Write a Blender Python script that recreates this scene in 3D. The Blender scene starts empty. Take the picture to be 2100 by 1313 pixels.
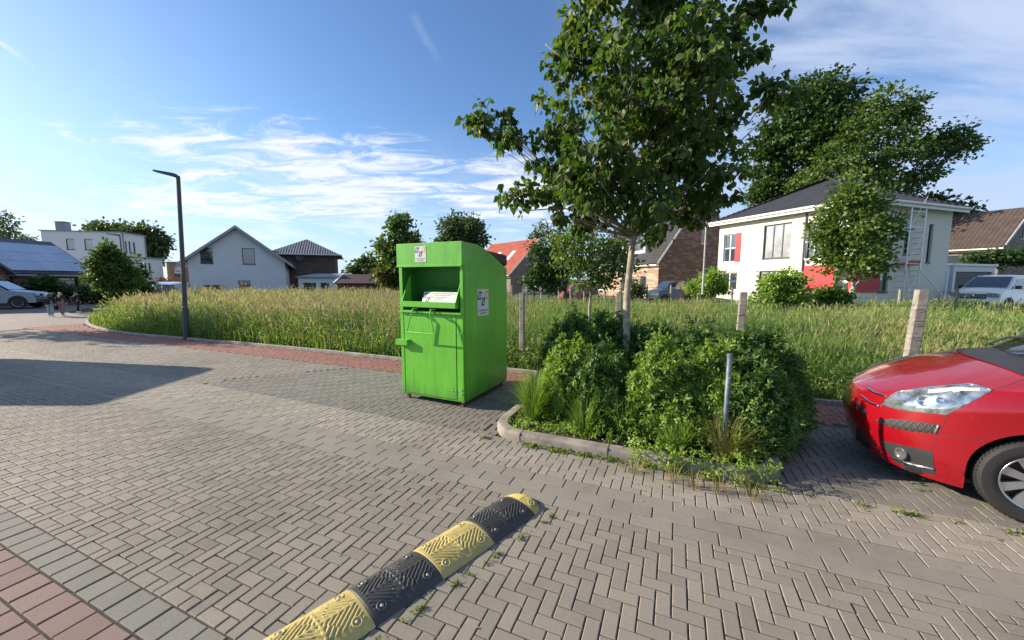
import bpy, bmesh, math, random
import numpy as np
from mathutils import Vector, Matrix
from mathutils.bvhtree import BVHTree

# ------------------------------------------------------------ camera, sky, sun
FPX = 789.0                      # focal length in pixels of the 2100 px wide photo
CAMH = 1.70
PITCH = math.atan(84.0 / FPX)
scene = bpy.context.scene
COL = scene.collection
cd = bpy.data.cameras.new('camera'); cam = bpy.data.objects.new('camera', cd); COL.objects.link(cam)
cam.location = (0, 0, CAMH); cam.rotation_euler = (math.pi / 2 - PITCH, 0, 0)
cd.sensor_width = 36.0; cd.lens = 36.0 * FPX / 2100.0; cd.clip_start = 0.05; cd.clip_end = 3000
scene.camera = cam

SUN_AZ = Vector((-0.985, 0.17, 0)).normalized()   # towards the sun
SUN_EL = math.radians(23)
sd = bpy.data.lights.new('sun', 'SUN'); sun = bpy.data.objects.new('sun', sd); COL.objects.link(sun)
sd.energy = 5.0; sd.angle = math.radians(0.5); sd.color = (1.0, 0.86, 0.68)
sdir = Vector((SUN_AZ.x * math.cos(SUN_EL), SUN_AZ.y * math.cos(SUN_EL), math.sin(SUN_EL)))
sun.rotation_euler = (-sdir).to_track_quat('-Z', 'Y').to_euler()

scene.view_settings.view_transform = 'Standard'; scene.view_settings.look = 'None'
scene.view_settings.exposure = 0.95; scene.view_settings.gamma = 1.0
scene.view_settings.use_curve_mapping = False

world = bpy.data.worlds.new('World'); scene.world = world; world.use_nodes = True
def build_world():
    nt = world.node_tree; N = nt.nodes; L = nt.links; N.clear()
    out = N.new('ShaderNodeOutputWorld'); bg = N.new('ShaderNodeBackground'); bg.inputs[1].default_value = 0.094
    sky = N.new('ShaderNodeTexSky'); sky.sky_type = 'NISHITA'; sky.sun_disc = False
    sky.sun_elevation = SUN_EL; sky.sun_rotation = math.atan2(SUN_AZ.x, SUN_AZ.y)
    sky.altitude = 50; sky.air_density = 1.0; sky.dust_density = 0.6; sky.ozone_density = 2.5
    tc = N.new('ShaderNodeTexCoord'); sep = N.new('ShaderNodeSeparateXYZ'); L.new(tc.outputs['Generated'], sep.inputs[0])
    def m(op, a, b=None, c=None, clamp=False):
        n = N.new('ShaderNodeMath'); n.operation = op; n.use_clamp = clamp
        for i, v in enumerate((a, b, c)):
            if v is None: continue
            if isinstance(v, (int, float)): n.inputs[i].default_value = v
            else: L.new(v, n.inputs[i])
        return n.outputs[0]
    def mr(v, a, b, c=0.0, d=1.0):
        n = N.new('ShaderNodeMapRange'); n.interpolation_type = 'SMOOTHSTEP'
        L.new(v, n.inputs[0]); n.inputs[1].default_value = a; n.inputs[2].default_value = b
        n.inputs[3].default_value = c; n.inputs[4].default_value = d
        return n.outputs[0]
    x, y, z = sep.outputs
    yy = m('MAXIMUM', y, 0.02)
    ax = m('DIVIDE', x, yy); ez = m('DIVIDE', z, yy)          # picture-plane direction (facing +Y)
    zz = m('ADD', m('MAXIMUM', z, 0.0), 0.09)
    qx = m('DIVIDE', x, zz); qy = m('DIVIDE', y, zz)
    def noise(sx, sy, rot, scale, detail, rough, dist=0.0, off=0.0):
        cb = N.new('ShaderNodeCombineXYZ'); L.new(qx, cb.inputs[0]); L.new(qy, cb.inputs[1]); cb.inputs[2].default_value = off
        mp = N.new('ShaderNodeMapping'); mp.inputs['Rotation'].default_value = (0, 0, rot); mp.inputs['Scale'].default_value = (sx, sy, 1)
        L.new(cb.outputs[0], mp.inputs[0])
        nz = N.new('ShaderNodeTexNoise'); nz.inputs['Scale'].default_value = scale; nz.inputs['Detail'].default_value = detail
        nz.inputs['Roughness'].default_value = rough; nz.inputs['Distortion'].default_value = dist
        L.new(mp.outputs[0], nz.inputs['Vector']); return nz.outputs['Fac']
    # broken cloud field low over the houses, left of the tree
    n1 = noise(1.0, 0.85, 0.5, 0.9, 2.0, 0.5, 0.2)
    n2 = noise(1.0, 2.0, 0.42, 2.4, 9.0, 0.68, 0.7, 5.9)
    base = m('ADD', m('MULTIPLY', n1, 0.45), m('MULTIPLY', n2, 0.85))
    ml = m('MULTIPLY', mr(ax, -1.35, -0.8), mr(ax, 0.35, 0.05))
    # band: upper limit falls from the left towards the middle
    up = m('ADD', 0.45, m('MULTIPLY', m('ADD', ax, 0.9), -0.06))
    eb = m('SUBTRACT', ez, up)
    ml = m('MULTIPLY', ml, mr(eb, 0.03, -0.12)); ml = m('MULTIPLY', ml, mr(ez, 0.06, 0.20))
    thr = m('SUBTRACT', base, m('SUBTRACT', 0.80, m('MULTIPLY', ml, 0.27)))
    c1 = mr(thr, 0.0, 0.22); c1 = m('MULTIPLY', c1, mr(ml, 0.02, 0.5))
    # thin veil on the right and low haze
    n3 = noise(0.55, 1.6, -0.55, 1.1, 7.0, 0.58, 0.4, 7.7)
    mright = mr(ax, 0.05, 0.75)
    v1 = m('MULTIPLY', mr(n3, 0.32, 0.60), mright); v1 = m('MULTIPLY', v1, mr(ez, 0.02, 0.35, 0.55, 0.95))
    n4 = noise(1.3, 0.6, 0.9, 1.7, 5.0, 0.5, 0.3, 1.1)
    v2 = m('MULTIPLY', m('MULTIPLY', mr(n4, 0.45, 0.7), mr(ax, 0.6, -0.6)), mr(ez, 0.42, 0.1, 0.0, 0.45))
    low = mr(ez, 0.40, 0.0, 0.0, 0.6)
    left = m('MULTIPLY', mr(ax, -0.45, -1.6, 0.0, 0.5), mr(ez, 0.95, 0.05, 0.15, 1.0))
    # condensation trails
    def trail(x0, y0, x1, y1, w, amp):
        a0 = (x0 - 1050) / FPX; e0 = (572 - y0) / FPX; a1 = (x1 - 1050) / FPX; e1 = (572 - y1) / FPX
        dx, dy = a1 - a0, e1 - e0; l = math.hypot(dx, dy); dx /= l; dy /= l
        t = m('ADD', m('MULTIPLY', m('SUBTRACT', ax, a0), dx), m('MULTIPLY', m('SUBTRACT', ez, e0), dy))
        s = m('ADD', m('MULTIPLY', m('SUBTRACT', ax, a0), -dy), m('MULTIPLY', m('SUBTRACT', ez, e0), dx))
        s = m('ADD', s, m('MULTIPLY', m('SUBTRACT', n2, 0.5), w * 2.0))
        s = m('DIVIDE', m('ABSOLUTE', s), w)
        k = m('MULTIPLY', mr(s, 1.0, 0.1), m('MULTIPLY', mr(t, 0.0, l * 0.2), mr(t, l, l * 0.5)))
        return m('MULTIPLY', k, amp)
    tr = trail(-60, 30, 140, 172, 0.010, 0.6)
    for a in ((-60, 350, 110, 470, 0.008, 0.4), (855, 60, 918, 175, 0.016, 0.07)):
        tr = m('MAXIMUM', tr, trail(*a))
    cov = m('MAXIMUM', m('MAXIMUM', m('MULTIPLY', c1, 0.78), v1), m('MAXIMUM', v2, tr))
    shade = mr(n2, 0.35, 0.7, 0.80, 1.0)
    def rgb(r, g, b):
        n = N.new('ShaderNodeRGB'); n.outputs[0].default_value = (r, g, b, 1); return n.outputs[0]
    def mix(f, a, b):
        n = N.new('ShaderNodeMix'); n.data_type = 'RGBA'; L.new(f, n.inputs[0]); L.new(a, n.inputs[6]); L.new(b, n.inputs[7]); return n.outputs[2]
    gain = N.new('ShaderNodeMix'); gain.data_type = 'RGBA'; gain.blend_type = 'MULTIPLY'; gain.inputs[0].default_value = 1
    L.new(sky.outputs[0], gain.inputs[6]); gain.inputs[7].default_value = SKYTINT
    c = mix(low, gain.outputs[2], rgb(3.6, 4.6, 6.0))
    c = mix(left, c, rgb(4.2, 4.9, 5.7))
    cl = N.new('ShaderNodeMix'); cl.data_type = 'RGBA'; L.new(m('MULTIPLY', shade, 1.0), cl.inputs[0])
    cl.inputs[6].default_value = (3.2, 3.7, 4.6, 1); cl.inputs[7].default_value = (6.3, 6.2, 6.3, 1)
    mv = mix(mr(ax, 0.15, 0.5), cl.outputs[2], rgb(3.3, 3.9, 5.2))
    c = mix(cov, c, mv)
    L.new(c, bg.inputs[0]); L.new(bg.outputs[0], out.inputs[0])
SKYTINT = (0.74, 0.90, 1.08, 1)
build_world()

# ------------------------------------------------------------ picture <-> world
CP, SP = math.cos(PITCH), math.sin(PITCH)
def ray(px, py):
    a = (px - 1050) / FPX; b = (656.5 - py) / FPX
    return Vector((a, CP + b * SP, -SP + b * CP))
def gnd(px, py, z=0.0):
    d = ray(px, py); t = (z - CAMH) / d.z
    return Vector((d.x * t, d.y * t, z))
def at(px, py, Y):
    d = ray(px, py); t = Y / d.y
    return Vector((d.x * t, Y, CAMH + d.z * t))
U = Vector((0.9191, -0.3939, 0)).normalized(); V = Vector((0.3939, 0.9191, 0)).normalized()
def uv(u, v, z=0.0): return U * u + V * v + Vector((0, 0, z))
R = random.Random(7); NR = np.random.default_rng(11)

# ------------------------------------------------------------ materials
def nmat(name):
    m = bpy.data.materials.new(name); m.use_nodes = True
    nt = m.node_tree; return m, nt, nt.nodes['Principled BSDF']
def link(nt, a, b): nt.links.new(a, b)
def texcoord(nt, kind='Object'):
    t = nt.nodes.new('ShaderNodeTexCoord'); return t.outputs[kind]
def noise_n(nt, vec, scale, detail=4, rough=0.55):
    n = nt.nodes.new('ShaderNodeTexNoise'); n.inputs['Scale'].default_value = scale
    n.inputs['Detail'].default_value = detail; n.inputs['Roughness'].default_value = rough
    if vec is not None: link(nt, vec, n.inputs['Vector'])
    return n.outputs['Fac']
def ramp_n(nt, fac, stops):
    r = nt.nodes.new('ShaderNodeValToRGB'); e = r.color_ramp.elements
    while len(e) < len(stops): e.new(0.5)
    for i, (p, c) in enumerate(stops):
        e[i].position = p; e[i].color = tuple(c) + (1,) if len(c) == 3 else c
    link(nt, fac, r.inputs[0]); return r.outputs[0]
def mixc(nt, fac, a, b, mode='MIX'):
    n = nt.nodes.new('ShaderNodeMix'); n.data_type = 'RGBA'; n.blend_type = mode
    if isinstance(fac, float): n.inputs[0].default_value = fac
    else: link(nt, fac, n.inputs[0])
    for i, v in ((6, a), (7, b)):
        if isinstance(v, tuple): n.inputs[i].default_value = v + (1,) if len(v) == 3 else v
        else: link(nt, v, n.inputs[i])
    return n.outputs[2]
def bump_n(nt, h, bs, strength=0.3, dist=0.02):
    b = nt.nodes.new('ShaderNodeBump'); b.inputs['Strength'].default_value = strength; b.inputs['Distance'].default_value = dist
    link(nt, h, b.inputs['Height']); link(nt, b.outputs[0], bs.inputs['Normal'])
def mathn(nt, op, a, b=None):
    n = nt.nodes.new('ShaderNodeMath'); n.operation = op
    for i, v in enumerate((a, b)):
        if v is None: continue
        if isinstance(v, (int, float)): n.inputs[i].default_value = v
        else: link(nt, v, n.inputs[i])
    return n.outputs[0]
def plain(name, col, rough=0.6, metal=0.0, var=0.12, scale=6.0, coat=0.0, bump=0.0, bscale=60.0, spec=0.5):
    m, nt, bs = nmat(name); v = texcoord(nt)
    f = noise_n(nt, v, scale, 5)
    lo = tuple(c * (1 - var) for c in col); hi = tuple(min(1, c * (1 + var)) for c in col)
    link(nt, ramp_n(nt, f, [(0.3, lo), (0.7, hi)]), bs.inputs['Base Color'])
    bs.inputs['Roughness'].default_value = rough; bs.inputs['Metallic'].default_value = metal
    bs.inputs['Coat Weight'].default_value = coat; bs.inputs['Coat Roughness'].default_value = 0.05
    bs.inputs['Specular IOR Level'].default_value = spec
    if bump: bump_n(nt, noise_n(nt, v, bscale, 3), bs, bump, 0.01)
    return m
def glass(name, col=(0.03, 0.04, 0.05), rough=0.04, spec=1.0):
    m, nt, bs = nmat(name); v = texcoord(nt)
    link(nt, ramp_n(nt, noise_n(nt, v, 1.3, 2), [(0.3, col), (0.7, tuple(c * 1.7 for c in col))]), bs.inputs['Base Color'])
    bs.inputs['Roughness'].default_value = rough; bs.inputs['Specular IOR Level'].default_value = spec
    bs.inputs['Coat Weight'].default_value = 1.0; bs.inputs['Coat IOR'].default_value = 1.9; bs.inputs['Coat Roughness'].default_value = 0.02
    bump_n(nt, noise_n(nt, v, 0.8, 1), bs, 0.03, 0.05)
    return m
def foliage(name, cols, trans=0.35, rough=0.5, spec=0.35, tcol=None):
    m, nt, bs = nmat(name)
    g = nt.nodes.new('ShaderNodeNewGeometry')
    n = len(cols); c = ramp_n(nt, g.outputs['Random Per Island'], [(i / (n - 1), k) for i, k in enumerate(cols)])
    big = noise_n(nt, texcoord(nt), 1.6, 2)
    c = mixc(nt, 1.0, c, ramp_n(nt, big, [(0.35, (0.8, 0.8, 0.8)), (0.7, (1.25, 1.2, 1.1))]), 'MULTIPLY')
    link(nt, c, bs.inputs['Base Color']); bs.inputs['Roughness'].default_value = rough
    bs.inputs['Specular IOR Level'].default_value = spec
    t = nt.nodes.new('ShaderNodeBsdfTranslucent'); mx = nt.nodes.new('ShaderNodeMixShader')
    link(nt, mixc(nt, 1.0, c, tcol or (1.5, 1.7, 0.6), 'MULTIPLY'), t.inputs[0])
    mx.inputs[0].default_value = trans
    link(nt, bs.outputs[0], mx.inputs[1]); link(nt, t.outputs[0], mx.inputs[2])
    link(nt, mx.outputs[0], nt.nodes['Material Output'].inputs[0])
    return m
def attr_foliage(name, trans=0.35):
    m, nt, bs = nmat(name); a = nt.nodes.new('ShaderNodeAttribute'); a.attribute_name = 'tone'
    link(nt, a.outputs[0], bs.inputs['Base Color']); bs.inputs['Roughness'].default_value = 0.55; bs.inputs['Specular IOR Level'].default_value = 0.25
    t = nt.nodes.new('ShaderNodeBsdfTranslucent'); mx = nt.nodes.new('ShaderNodeMixShader')
    link(nt, mixc(nt, 1.0, a.outputs[0], (1.4, 1.5, 0.8), 'MULTIPLY'), t.inputs[0]); mx.inputs[0].default_value = trans
    link(nt, bs.outputs[0], mx.inputs[1]); link(nt, t.outputs[0], mx.inputs[2])
    link(nt, mx.outputs[0], nt.nodes['Material Output'].inputs[0]); return m
def brick(name, c1, c2, c3, mortar, w=0.24, h=0.075):
    m, nt, bs = nmat(name); v = texcoord(nt, 'UV')
    b = nt.nodes.new('ShaderNodeTexBrick'); link(nt, v, b.inputs['Vector']); b.inputs['Scale'].default_value = 1.0
    b.inputs['Brick Width'].default_value = w; b.inputs['Row Height'].default_value = h; b.inputs['Mortar Size'].default_value = 0.008
    b.inputs['Color1'].default_value = c1 + (1,); b.inputs['Color2'].default_value = c2 + (1,); b.inputs['Mortar'].default_value = mortar + (1,)
    mp = nt.nodes.new('ShaderNodeMapping'); mp.inputs['Scale'].default_value = (1 / (w * 2.2), 1 / (h * 1.6), 1); link(nt, v, mp.inputs[0])
    vo = nt.nodes.new('ShaderNodeTexVoronoi'); link(nt, mp.outputs[0], vo.inputs['Vector']); vo.inputs['Scale'].default_value = 1.0
    s = nt.nodes.new('ShaderNodeSeparateColor'); link(nt, vo.outputs['Color'], s.inputs[0])
    f = ramp_n(nt, s.outputs[0], [(0.5, (0, 0, 0)), (0.75, (1, 1, 1))])
    c = mixc(nt, f, b.outputs['Color'], c3)
    link(nt, c, bs.inputs['Base Color']); bs.inputs['Roughness'].default_value = 0.85
    bump_n(nt, b.outputs['Fac'], bs, -0.4, 0.01); return m
def tiles(name, col, pu=0.30, pv=0.36, rough=0.55, depth=0.05, rowc=0.55):
    m, nt, bs = nmat(name); v = texcoord(nt, 'UV'); s = nt.nodes.new('ShaderNodeSeparateXYZ'); link(nt, v, s.inputs[0])
    a = mathn(nt, 'SINE', mathn(nt, 'MULTIPLY', s.outputs[0], 2 * math.pi / pu)); r = mathn(nt, 'FRACT', mathn(nt, 'DIVIDE', s.outputs[1], pv))
    hgt = mathn(nt, 'SUBTRACT', mathn(nt, 'MULTIPLY', a, 0.5), mathn(nt, 'MULTIPLY', r, 0.7))
    row = ramp_n(nt, r, [(0.0, (rowc,) * 3), (0.12, (1, 1, 1)), (0.9, (1, 1, 1)), (1.0, (rowc,) * 3)])
    nz = ramp_n(nt, noise_n(nt, v, 1.4, 6), [(0.3, tuple(c * 0.75 for c in col)), (0.7, tuple(c * 1.25 for c in col))])
    link(nt, mixc(nt, 1.0, nz, row, 'MULTIPLY'), bs.inputs['Base Color']); bs.inputs['Roughness'].default_value = rough
    bump_n(nt, hgt, bs, 1.0, depth); return m
def render_wall(name, col, var=0.03):
    m, nt, bs = nmat(name); v = texcoord(nt, 'UV')
    mp = nt.nodes.new('ShaderNodeMapping'); mp.inputs['Scale'].default_value = (1.0, 0.5, 1); link(nt, v, mp.inputs[0])
    f = noise_n(nt, mp.outputs[0], 1.2, 6, 0.6)
    link(nt, ramp_n(nt, f, [(0.25, tuple(c * (1 - 2 * var) for c in col)), (0.6, col)]), bs.inputs['Base Color'])
    bs.inputs['Roughness'].default_value = 0.9; bump_n(nt, noise_n(nt, v, 80, 3), bs, 0.25, 0.01); return m

# ------------------------------------------------------------ mesh building
def fastmesh(name, verts, faces, tone=None):
    """verts (n,3); faces (m,k) all the same size."""
    me = bpy.data.meshes.new(name); verts = np.asarray(verts, dtype=np.float32); faces = np.asarray(faces, dtype=np.int32)
    me.vertices.add(len(verts)); me.vertices.foreach_set('co', verts.ravel())
    k = faces.shape[1]; me.loops.add(faces.size); me.loops.foreach_set('vertex_index', faces.ravel())
    me.polygons.add(len(faces)); me.polygons.foreach_set('loop_start', np.arange(0, faces.size, k, dtype=np.int32))
    me.update(calc_edges=True)
    if tone is not None:
        a = me.color_attributes.new('tone', 'FLOAT_COLOR', 'POINT'); t = np.ones((len(verts), 4), dtype=np.float32); t[:, :3] = tone
        a.data.foreach_set('color', t.ravel())
    return me
def mkobj(name, me, mat=None, parent=None):
    o = bpy.data.objects.new(name, me); COL.objects.link(o)
    if mat is not None:
        for x in (mat if isinstance(mat, (list, tuple)) else [mat]): me.materials.append(x)
    if parent is not None: o.parent = parent
    return o
def tag(o, label=None, cat=None, group=None, kind=None):
    if label: o['label'] = label
    if cat: o['category'] = cat
    if group: o['group'] = group
    if kind: o['kind'] = kind
    return o
def thing(name, label, cat, loc=(0, 0, 0), rz=0.0, group=None):
    o = bpy.data.objects.new(name, None); COL.objects.link(o); o.location = loc; o.rotation_euler = (0, 0, rz)
    o.empty_display_size = 0.2
    return tag(o, label, cat, group)
def copy_tree(o, parent=None):
    c = o.copy(); COL.objects.link(c); c.parent = parent
    for ch in list(o.children): copy_tree(ch, c)
    return c
class MB:
    def __init__(s, M=None): s.v = []; s.f = []; s.mi = []; s.M = M
    def add(s, vs, fs, mi=0, M=None):
        b = len(s.v); T = M if M is not None else s.M
        for p in vs:
            p = Vector(p); s.v.append(T @ p if T is not None else p)
        for f in fs: s.f.append([b + i for i in f]); s.mi.append(mi)
        return s
    def box(s, x0, x1, y0, y1, z0, z1, mi=0, M=None, ch=0.0):
        if ch <= 0:
            vs = [(x0, y0, z0), (x1, y0, z0), (x1, y1, z0), (x0, y1, z0), (x0, y0, z1), (x1, y0, z1), (x1, y1, z1), (x0, y1, z1)]
            return s.add(vs, [(0, 3, 2, 1), (4, 5, 6, 7), (0, 1, 5, 4), (1, 2, 6, 5), (2, 3, 7, 6), (3, 0, 4, 7)], mi, M)
        bm = bmesh.new(); bmesh.ops.create_cube(bm, size=1.0)
        for v in bm.verts: v.co = Vector(((x0 + x1) / 2 + v.co.x * (x1 - x0), (y0 + y1) / 2 + v.co.y * (y1 - y0), (z0 + z1) / 2 + v.co.z * (z1 - z0)))
        bmesh.ops.bevel(bm, geom=list(bm.edges), offset=ch, segments=2, affect='EDGES', profile=0.7)
        bm.verts.ensure_lookup_table()
        vs = [v.co.copy() for v in bm.verts]; fs = [[v.index for v in f.verts] for f in bm.faces]; bm.free()
        return s.add(vs, fs, mi, M)
    def quad(s, a, b, c, d, mi=0, M=None): return s.add([a, b, c, d], [(0, 1, 2, 3)], mi, M)
    def poly(s, pts, mi=0, M=None): return s.add(pts, [tuple(range(len(pts)))], mi, M)
    def prism(s, pts2, a0, a1, axis='y', mi=0, M=None):
        """polygon pts2 extruded along axis between a0 and a1."""
        def mk(p, a):
            return {'y': (p[0], a, p[1]), 'x': (a, p[0], p[1]), 'z': (p[0], p[1], a)}[axis]
        n = len(pts2); vs = [mk(p, a0) for p in pts2] + [mk(p, a1) for p in pts2]
        fs = [tuple(range(n))[::-1], tuple(range(n, 2 * n))] + [(i, (i + 1) % n, n + (i + 1) % n, n + i) for i in range(n)]
        return s.add(vs, fs, mi, M)
    def tube(s, pts, rad, n=8, mi=0, M=None, cap=True):
        pts = [Vector(p) for p in pts]
        if isinstance(rad, (int, float)): rad = [rad] * len(pts)
        vs = []; fs = []; prev = None
        for i, p in enumerate(pts):
            d = (pts[min(i + 1, len(pts) - 1)] - pts[max(i - 1, 0)]).normalized()
            a = prev if prev is not None else (Vector((1, 0, 0)) if abs(d.x) < 0.8 else Vector((0, 1, 0)))
            a = (a - d * a.dot(d))
            if a.length < 1e-5: a = d.orthogonal()
            a.normalize(); prev = a; b = d.cross(a)
            for k in range(n):
                t = 2 * math.pi * k / n; vs.append(p + (a * math.cos(t) + b * math.sin(t)) * rad[i])
        for i in range(len(pts) - 1):
            for k in range(n):
                fs.append((i * n + k, i * n + (k + 1) % n, (i + 1) * n + (k + 1) % n, (i + 1) * n + k))
        if cap: fs.append(tuple(range(n))[::-1]); fs.append(tuple(range((len(pts) - 1) * n, len(pts) * n)))
        return s.add(vs, fs, mi, M)
    def lathe(s, prof, n=24, mi=0, M=None):
        """prof = [(r, z)...] around z."""
        vs = []; fs = []
        for r, z in prof:
            for k in range(n):
                t = 2 * math.pi * k / n; vs.append((r * math.cos(t), r * math.sin(t), z))
        for i in range(len(prof) - 1):
            for k in range(n): fs.append((i * n + k, i * n + (k + 1) % n, (i + 1) * n + (k + 1) % n, (i + 1) * n + k))
        return s.add(vs, fs, mi, M)
    def grid(s, rows, mi=0, M=None, close=False):
        nr = len(rows); nc = len(rows[0]); vs = [p for r in rows for p in r]; fs = []
        for i in range(nr - 1):
            for j in range(nc - (0 if close else 1)):
                k = (j + 1) % nc; fs.append((i * nc + j, i * nc + k, (i + 1) * nc + k, (i + 1) * nc + j))
        return s.add(vs, fs, mi, M)
    def build(s, name, mat, parent=None, smooth=False, bevel=0.0, fixn=True, weld=False):
        me = bpy.data.meshes.new(name); me.from_pydata([tuple(v) for v in s.v], [], s.f); me.update()
        if len(set(s.mi)) > 1: me.polygons.foreach_set('material_index', s.mi)
        if fixn or weld:
            bm = bmesh.new(); bm.from_mesh(me)
            if weld: bmesh.ops.remove_doubles(bm, verts=bm.verts, dist=1e-4)
            if fixn: bmesh.ops.recalc_face_normals(bm, faces=bm.faces)
            bm.to_mesh(me); bm.free()
        uvl = me.uv_layers.new(name='UVMap'); co = me.vertices; data = uvl.data
        for p in me.polygons:
            n = p.normal
            if abs(n.z) > 0.999: t = Vector((1, 0, 0)); b = Vector((0, 1, 0))
            else:
                t = Vector((0, 0, 1)).cross(n).normalized(); b = n.cross(t)
            for li in p.loop_indices:
                q = co[me.loops[li].vertex_index].co; data[li].uv = (q.dot(t), q.dot(b))
        if smooth: me.shade_smooth()
        o = mkobj(name, me, mat, parent)
        if bevel > 0:
            bv = o.modifiers.new('bevel', 'BEVEL'); bv.width = bevel; bv.segments = 2; bv.limit_method = 'ANGLE'; bv.angle_limit = math.radians(40)
        return o
def smooth_angle(o, deg=35):
    me = o.data; me.shade_smooth()
    bm = bmesh.new(); bm.from_mesh(me)
    for e in bm.edges:
        if len(e.link_faces) == 2 and e.calc_face_angle(0) > math.radians(deg): e.smooth = False
    bm.to_mesh(me); bm.free()
    return o
def Mloc(o, ex, ey=None, ez=Vector((0, 0, 1))):
    ex = Vector(ex).normalized(); ez = Vector(ez)
    ey = Vector(ey).normalized() if ey is not None else ez.cross(ex)
    m = Matrix.Identity(4)
    for i in range(3): m[i][0] = ex[i]; m[i][1] = ey[i]; m[i][2] = ez[i]; m[i][3] = o[i]
    return m

# leaf scattering -------------------------------------------------------------
def norm(a): return a / np.maximum(np.linalg.norm(a, axis=-1, keepdims=True), 1e-9)
def scatter(tv, tf, P, T, N, S):
    """copies of a template (x side, y along T, z along N) at P."""
    tv = np.asarray(tv, float); tf = np.asarray(tf, int); T = norm(T); B = norm(np.cross(T, N)); N = np.cross(B, T)
    S = np.asarray(S).reshape(-1, 1, 1)
    W = P[:, None, :] + S * (tv[None, :, 0:1] * B[:, None, :] + tv[None, :, 1:2] * T[:, None, :] + tv[None, :, 2:3] * N[:, None, :])
    k = len(tv); F = tf[None, :, :] + (np.arange(len(P)) * k)[:, None, None]
    return W.reshape(-1, 3), F.reshape(-1, tf.shape[1])
HEART = ([(0, 0, 0), (-.30, .05, .06), (-.42, .38, .10), (-.20, .74, .03), (0, 1.05, -.10), (.20, .74, .03), (.42, .38, .10), (.30, .05, .06), (0, .4, -.02)],
         [(0, 1, 2, 8), (8, 2, 3, 4), (8, 4, 5, 6), (0, 8, 6, 7)])
OVAL = ([(0, 0, 0), (-.24, .35, .06), (-.16, .75, .03), (0, 1, -.06), (.16, .75, .03), (.24, .35, .06)], [(0, 1, 2, 3), (0, 3, 4, 5)])
CARD = ([(0, 0, 0), (-.32, .5, .1), (0, 1, -.05), (.32, .5, .1)], [(0, 1, 2, 3)])
def rosette(k, l=1.0, w=0.24, lift=0.5):
    vs = []; fs = []
    for i in range(k):
        a = 2 * math.pi * i / k + 0.3 * (i % 2); ca, sa = math.cos(a), math.sin(a); b = len(vs)
        for x, y, z in ((0, 0, 0), (-w, .5 * l, lift * .5), (0, l, lift * .8), (w, .5 * l, lift * .5)):
            vs.append((ca * y - sa * x, z, sa * y + ca * x))
        fs.append((b, b + 1, b + 2, b + 3))
    return vs, fs
def clumps(lobes, n_cl, rng, shell=0.5):
    """cluster centres inside ellipsoid lobes; returns centres and outward directions."""
    vol = np.array([l[1][0] * l[1][1] * l[1][2] for l in lobes]) ** 0.6; idx = rng.choice(len(lobes), n_cl, p=vol / vol.sum())
    d = norm(rng.normal(size=(n_cl, 3))); r = rng.random((n_cl, 1)) ** shell
    c = np.array([tuple(l[0]) for l in lobes])[idx]; rad = np.array([l[1] for l in lobes])[idx]
    return c + d * r * rad, d, idx
def leafmass(name, lobes, n_cl, per, csize, lsize, tmpl, mat, parent, rng, droop=0.3, up=0.6, shell=0.5, zmin=0.02, squash=0.7, outdir=0.5):
    c, d, idx = clumps(lobes, n_cl, rng, shell)
    per_a = np.maximum(1, (per * rng.uniform(0.5, 1.5, n_cl)).astype(int)); rep = np.repeat(np.arange(n_cl), per_a); n = len(rep)
    off = rng.normal(size=(n, 3)) * csize * np.array([1, 1, squash]) * rng.uniform(0.6, 1.3, n_cl)[rep][:, None]
    P = c[rep] + off
    T = norm(off) * 0.6 + d[rep] * outdir + rng.normal(size=(n, 3)) * 0.5; T[:, 2] -= droop
    N = rng.normal(size=(n, 3)) * 0.6; N[:, 2] += up
    S = lsize * rng.uniform(0.65, 1.3, n)
    k = P[:, 2] > zmin
    W, F = scatter(tmpl[0], tmpl[1], P[k], T[k], N[k], S[k])
    o = mkobj(name, fastmesh(name, W, F), mat, parent); return o, c
def wig(a, b, n, amp, rg):
    a = Vector(a); b = Vector(b); L = (b - a).length; out = []
    for i in range(n + 1):
        t = i / n; p = a.lerp(b, t)
        if 0 < i < n: p += Vector((rg.uniform(-1, 1), rg.uniform(-1, 1), rg.uniform(-1, 1))) * amp * L
        out.append(p)
    return out
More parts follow.
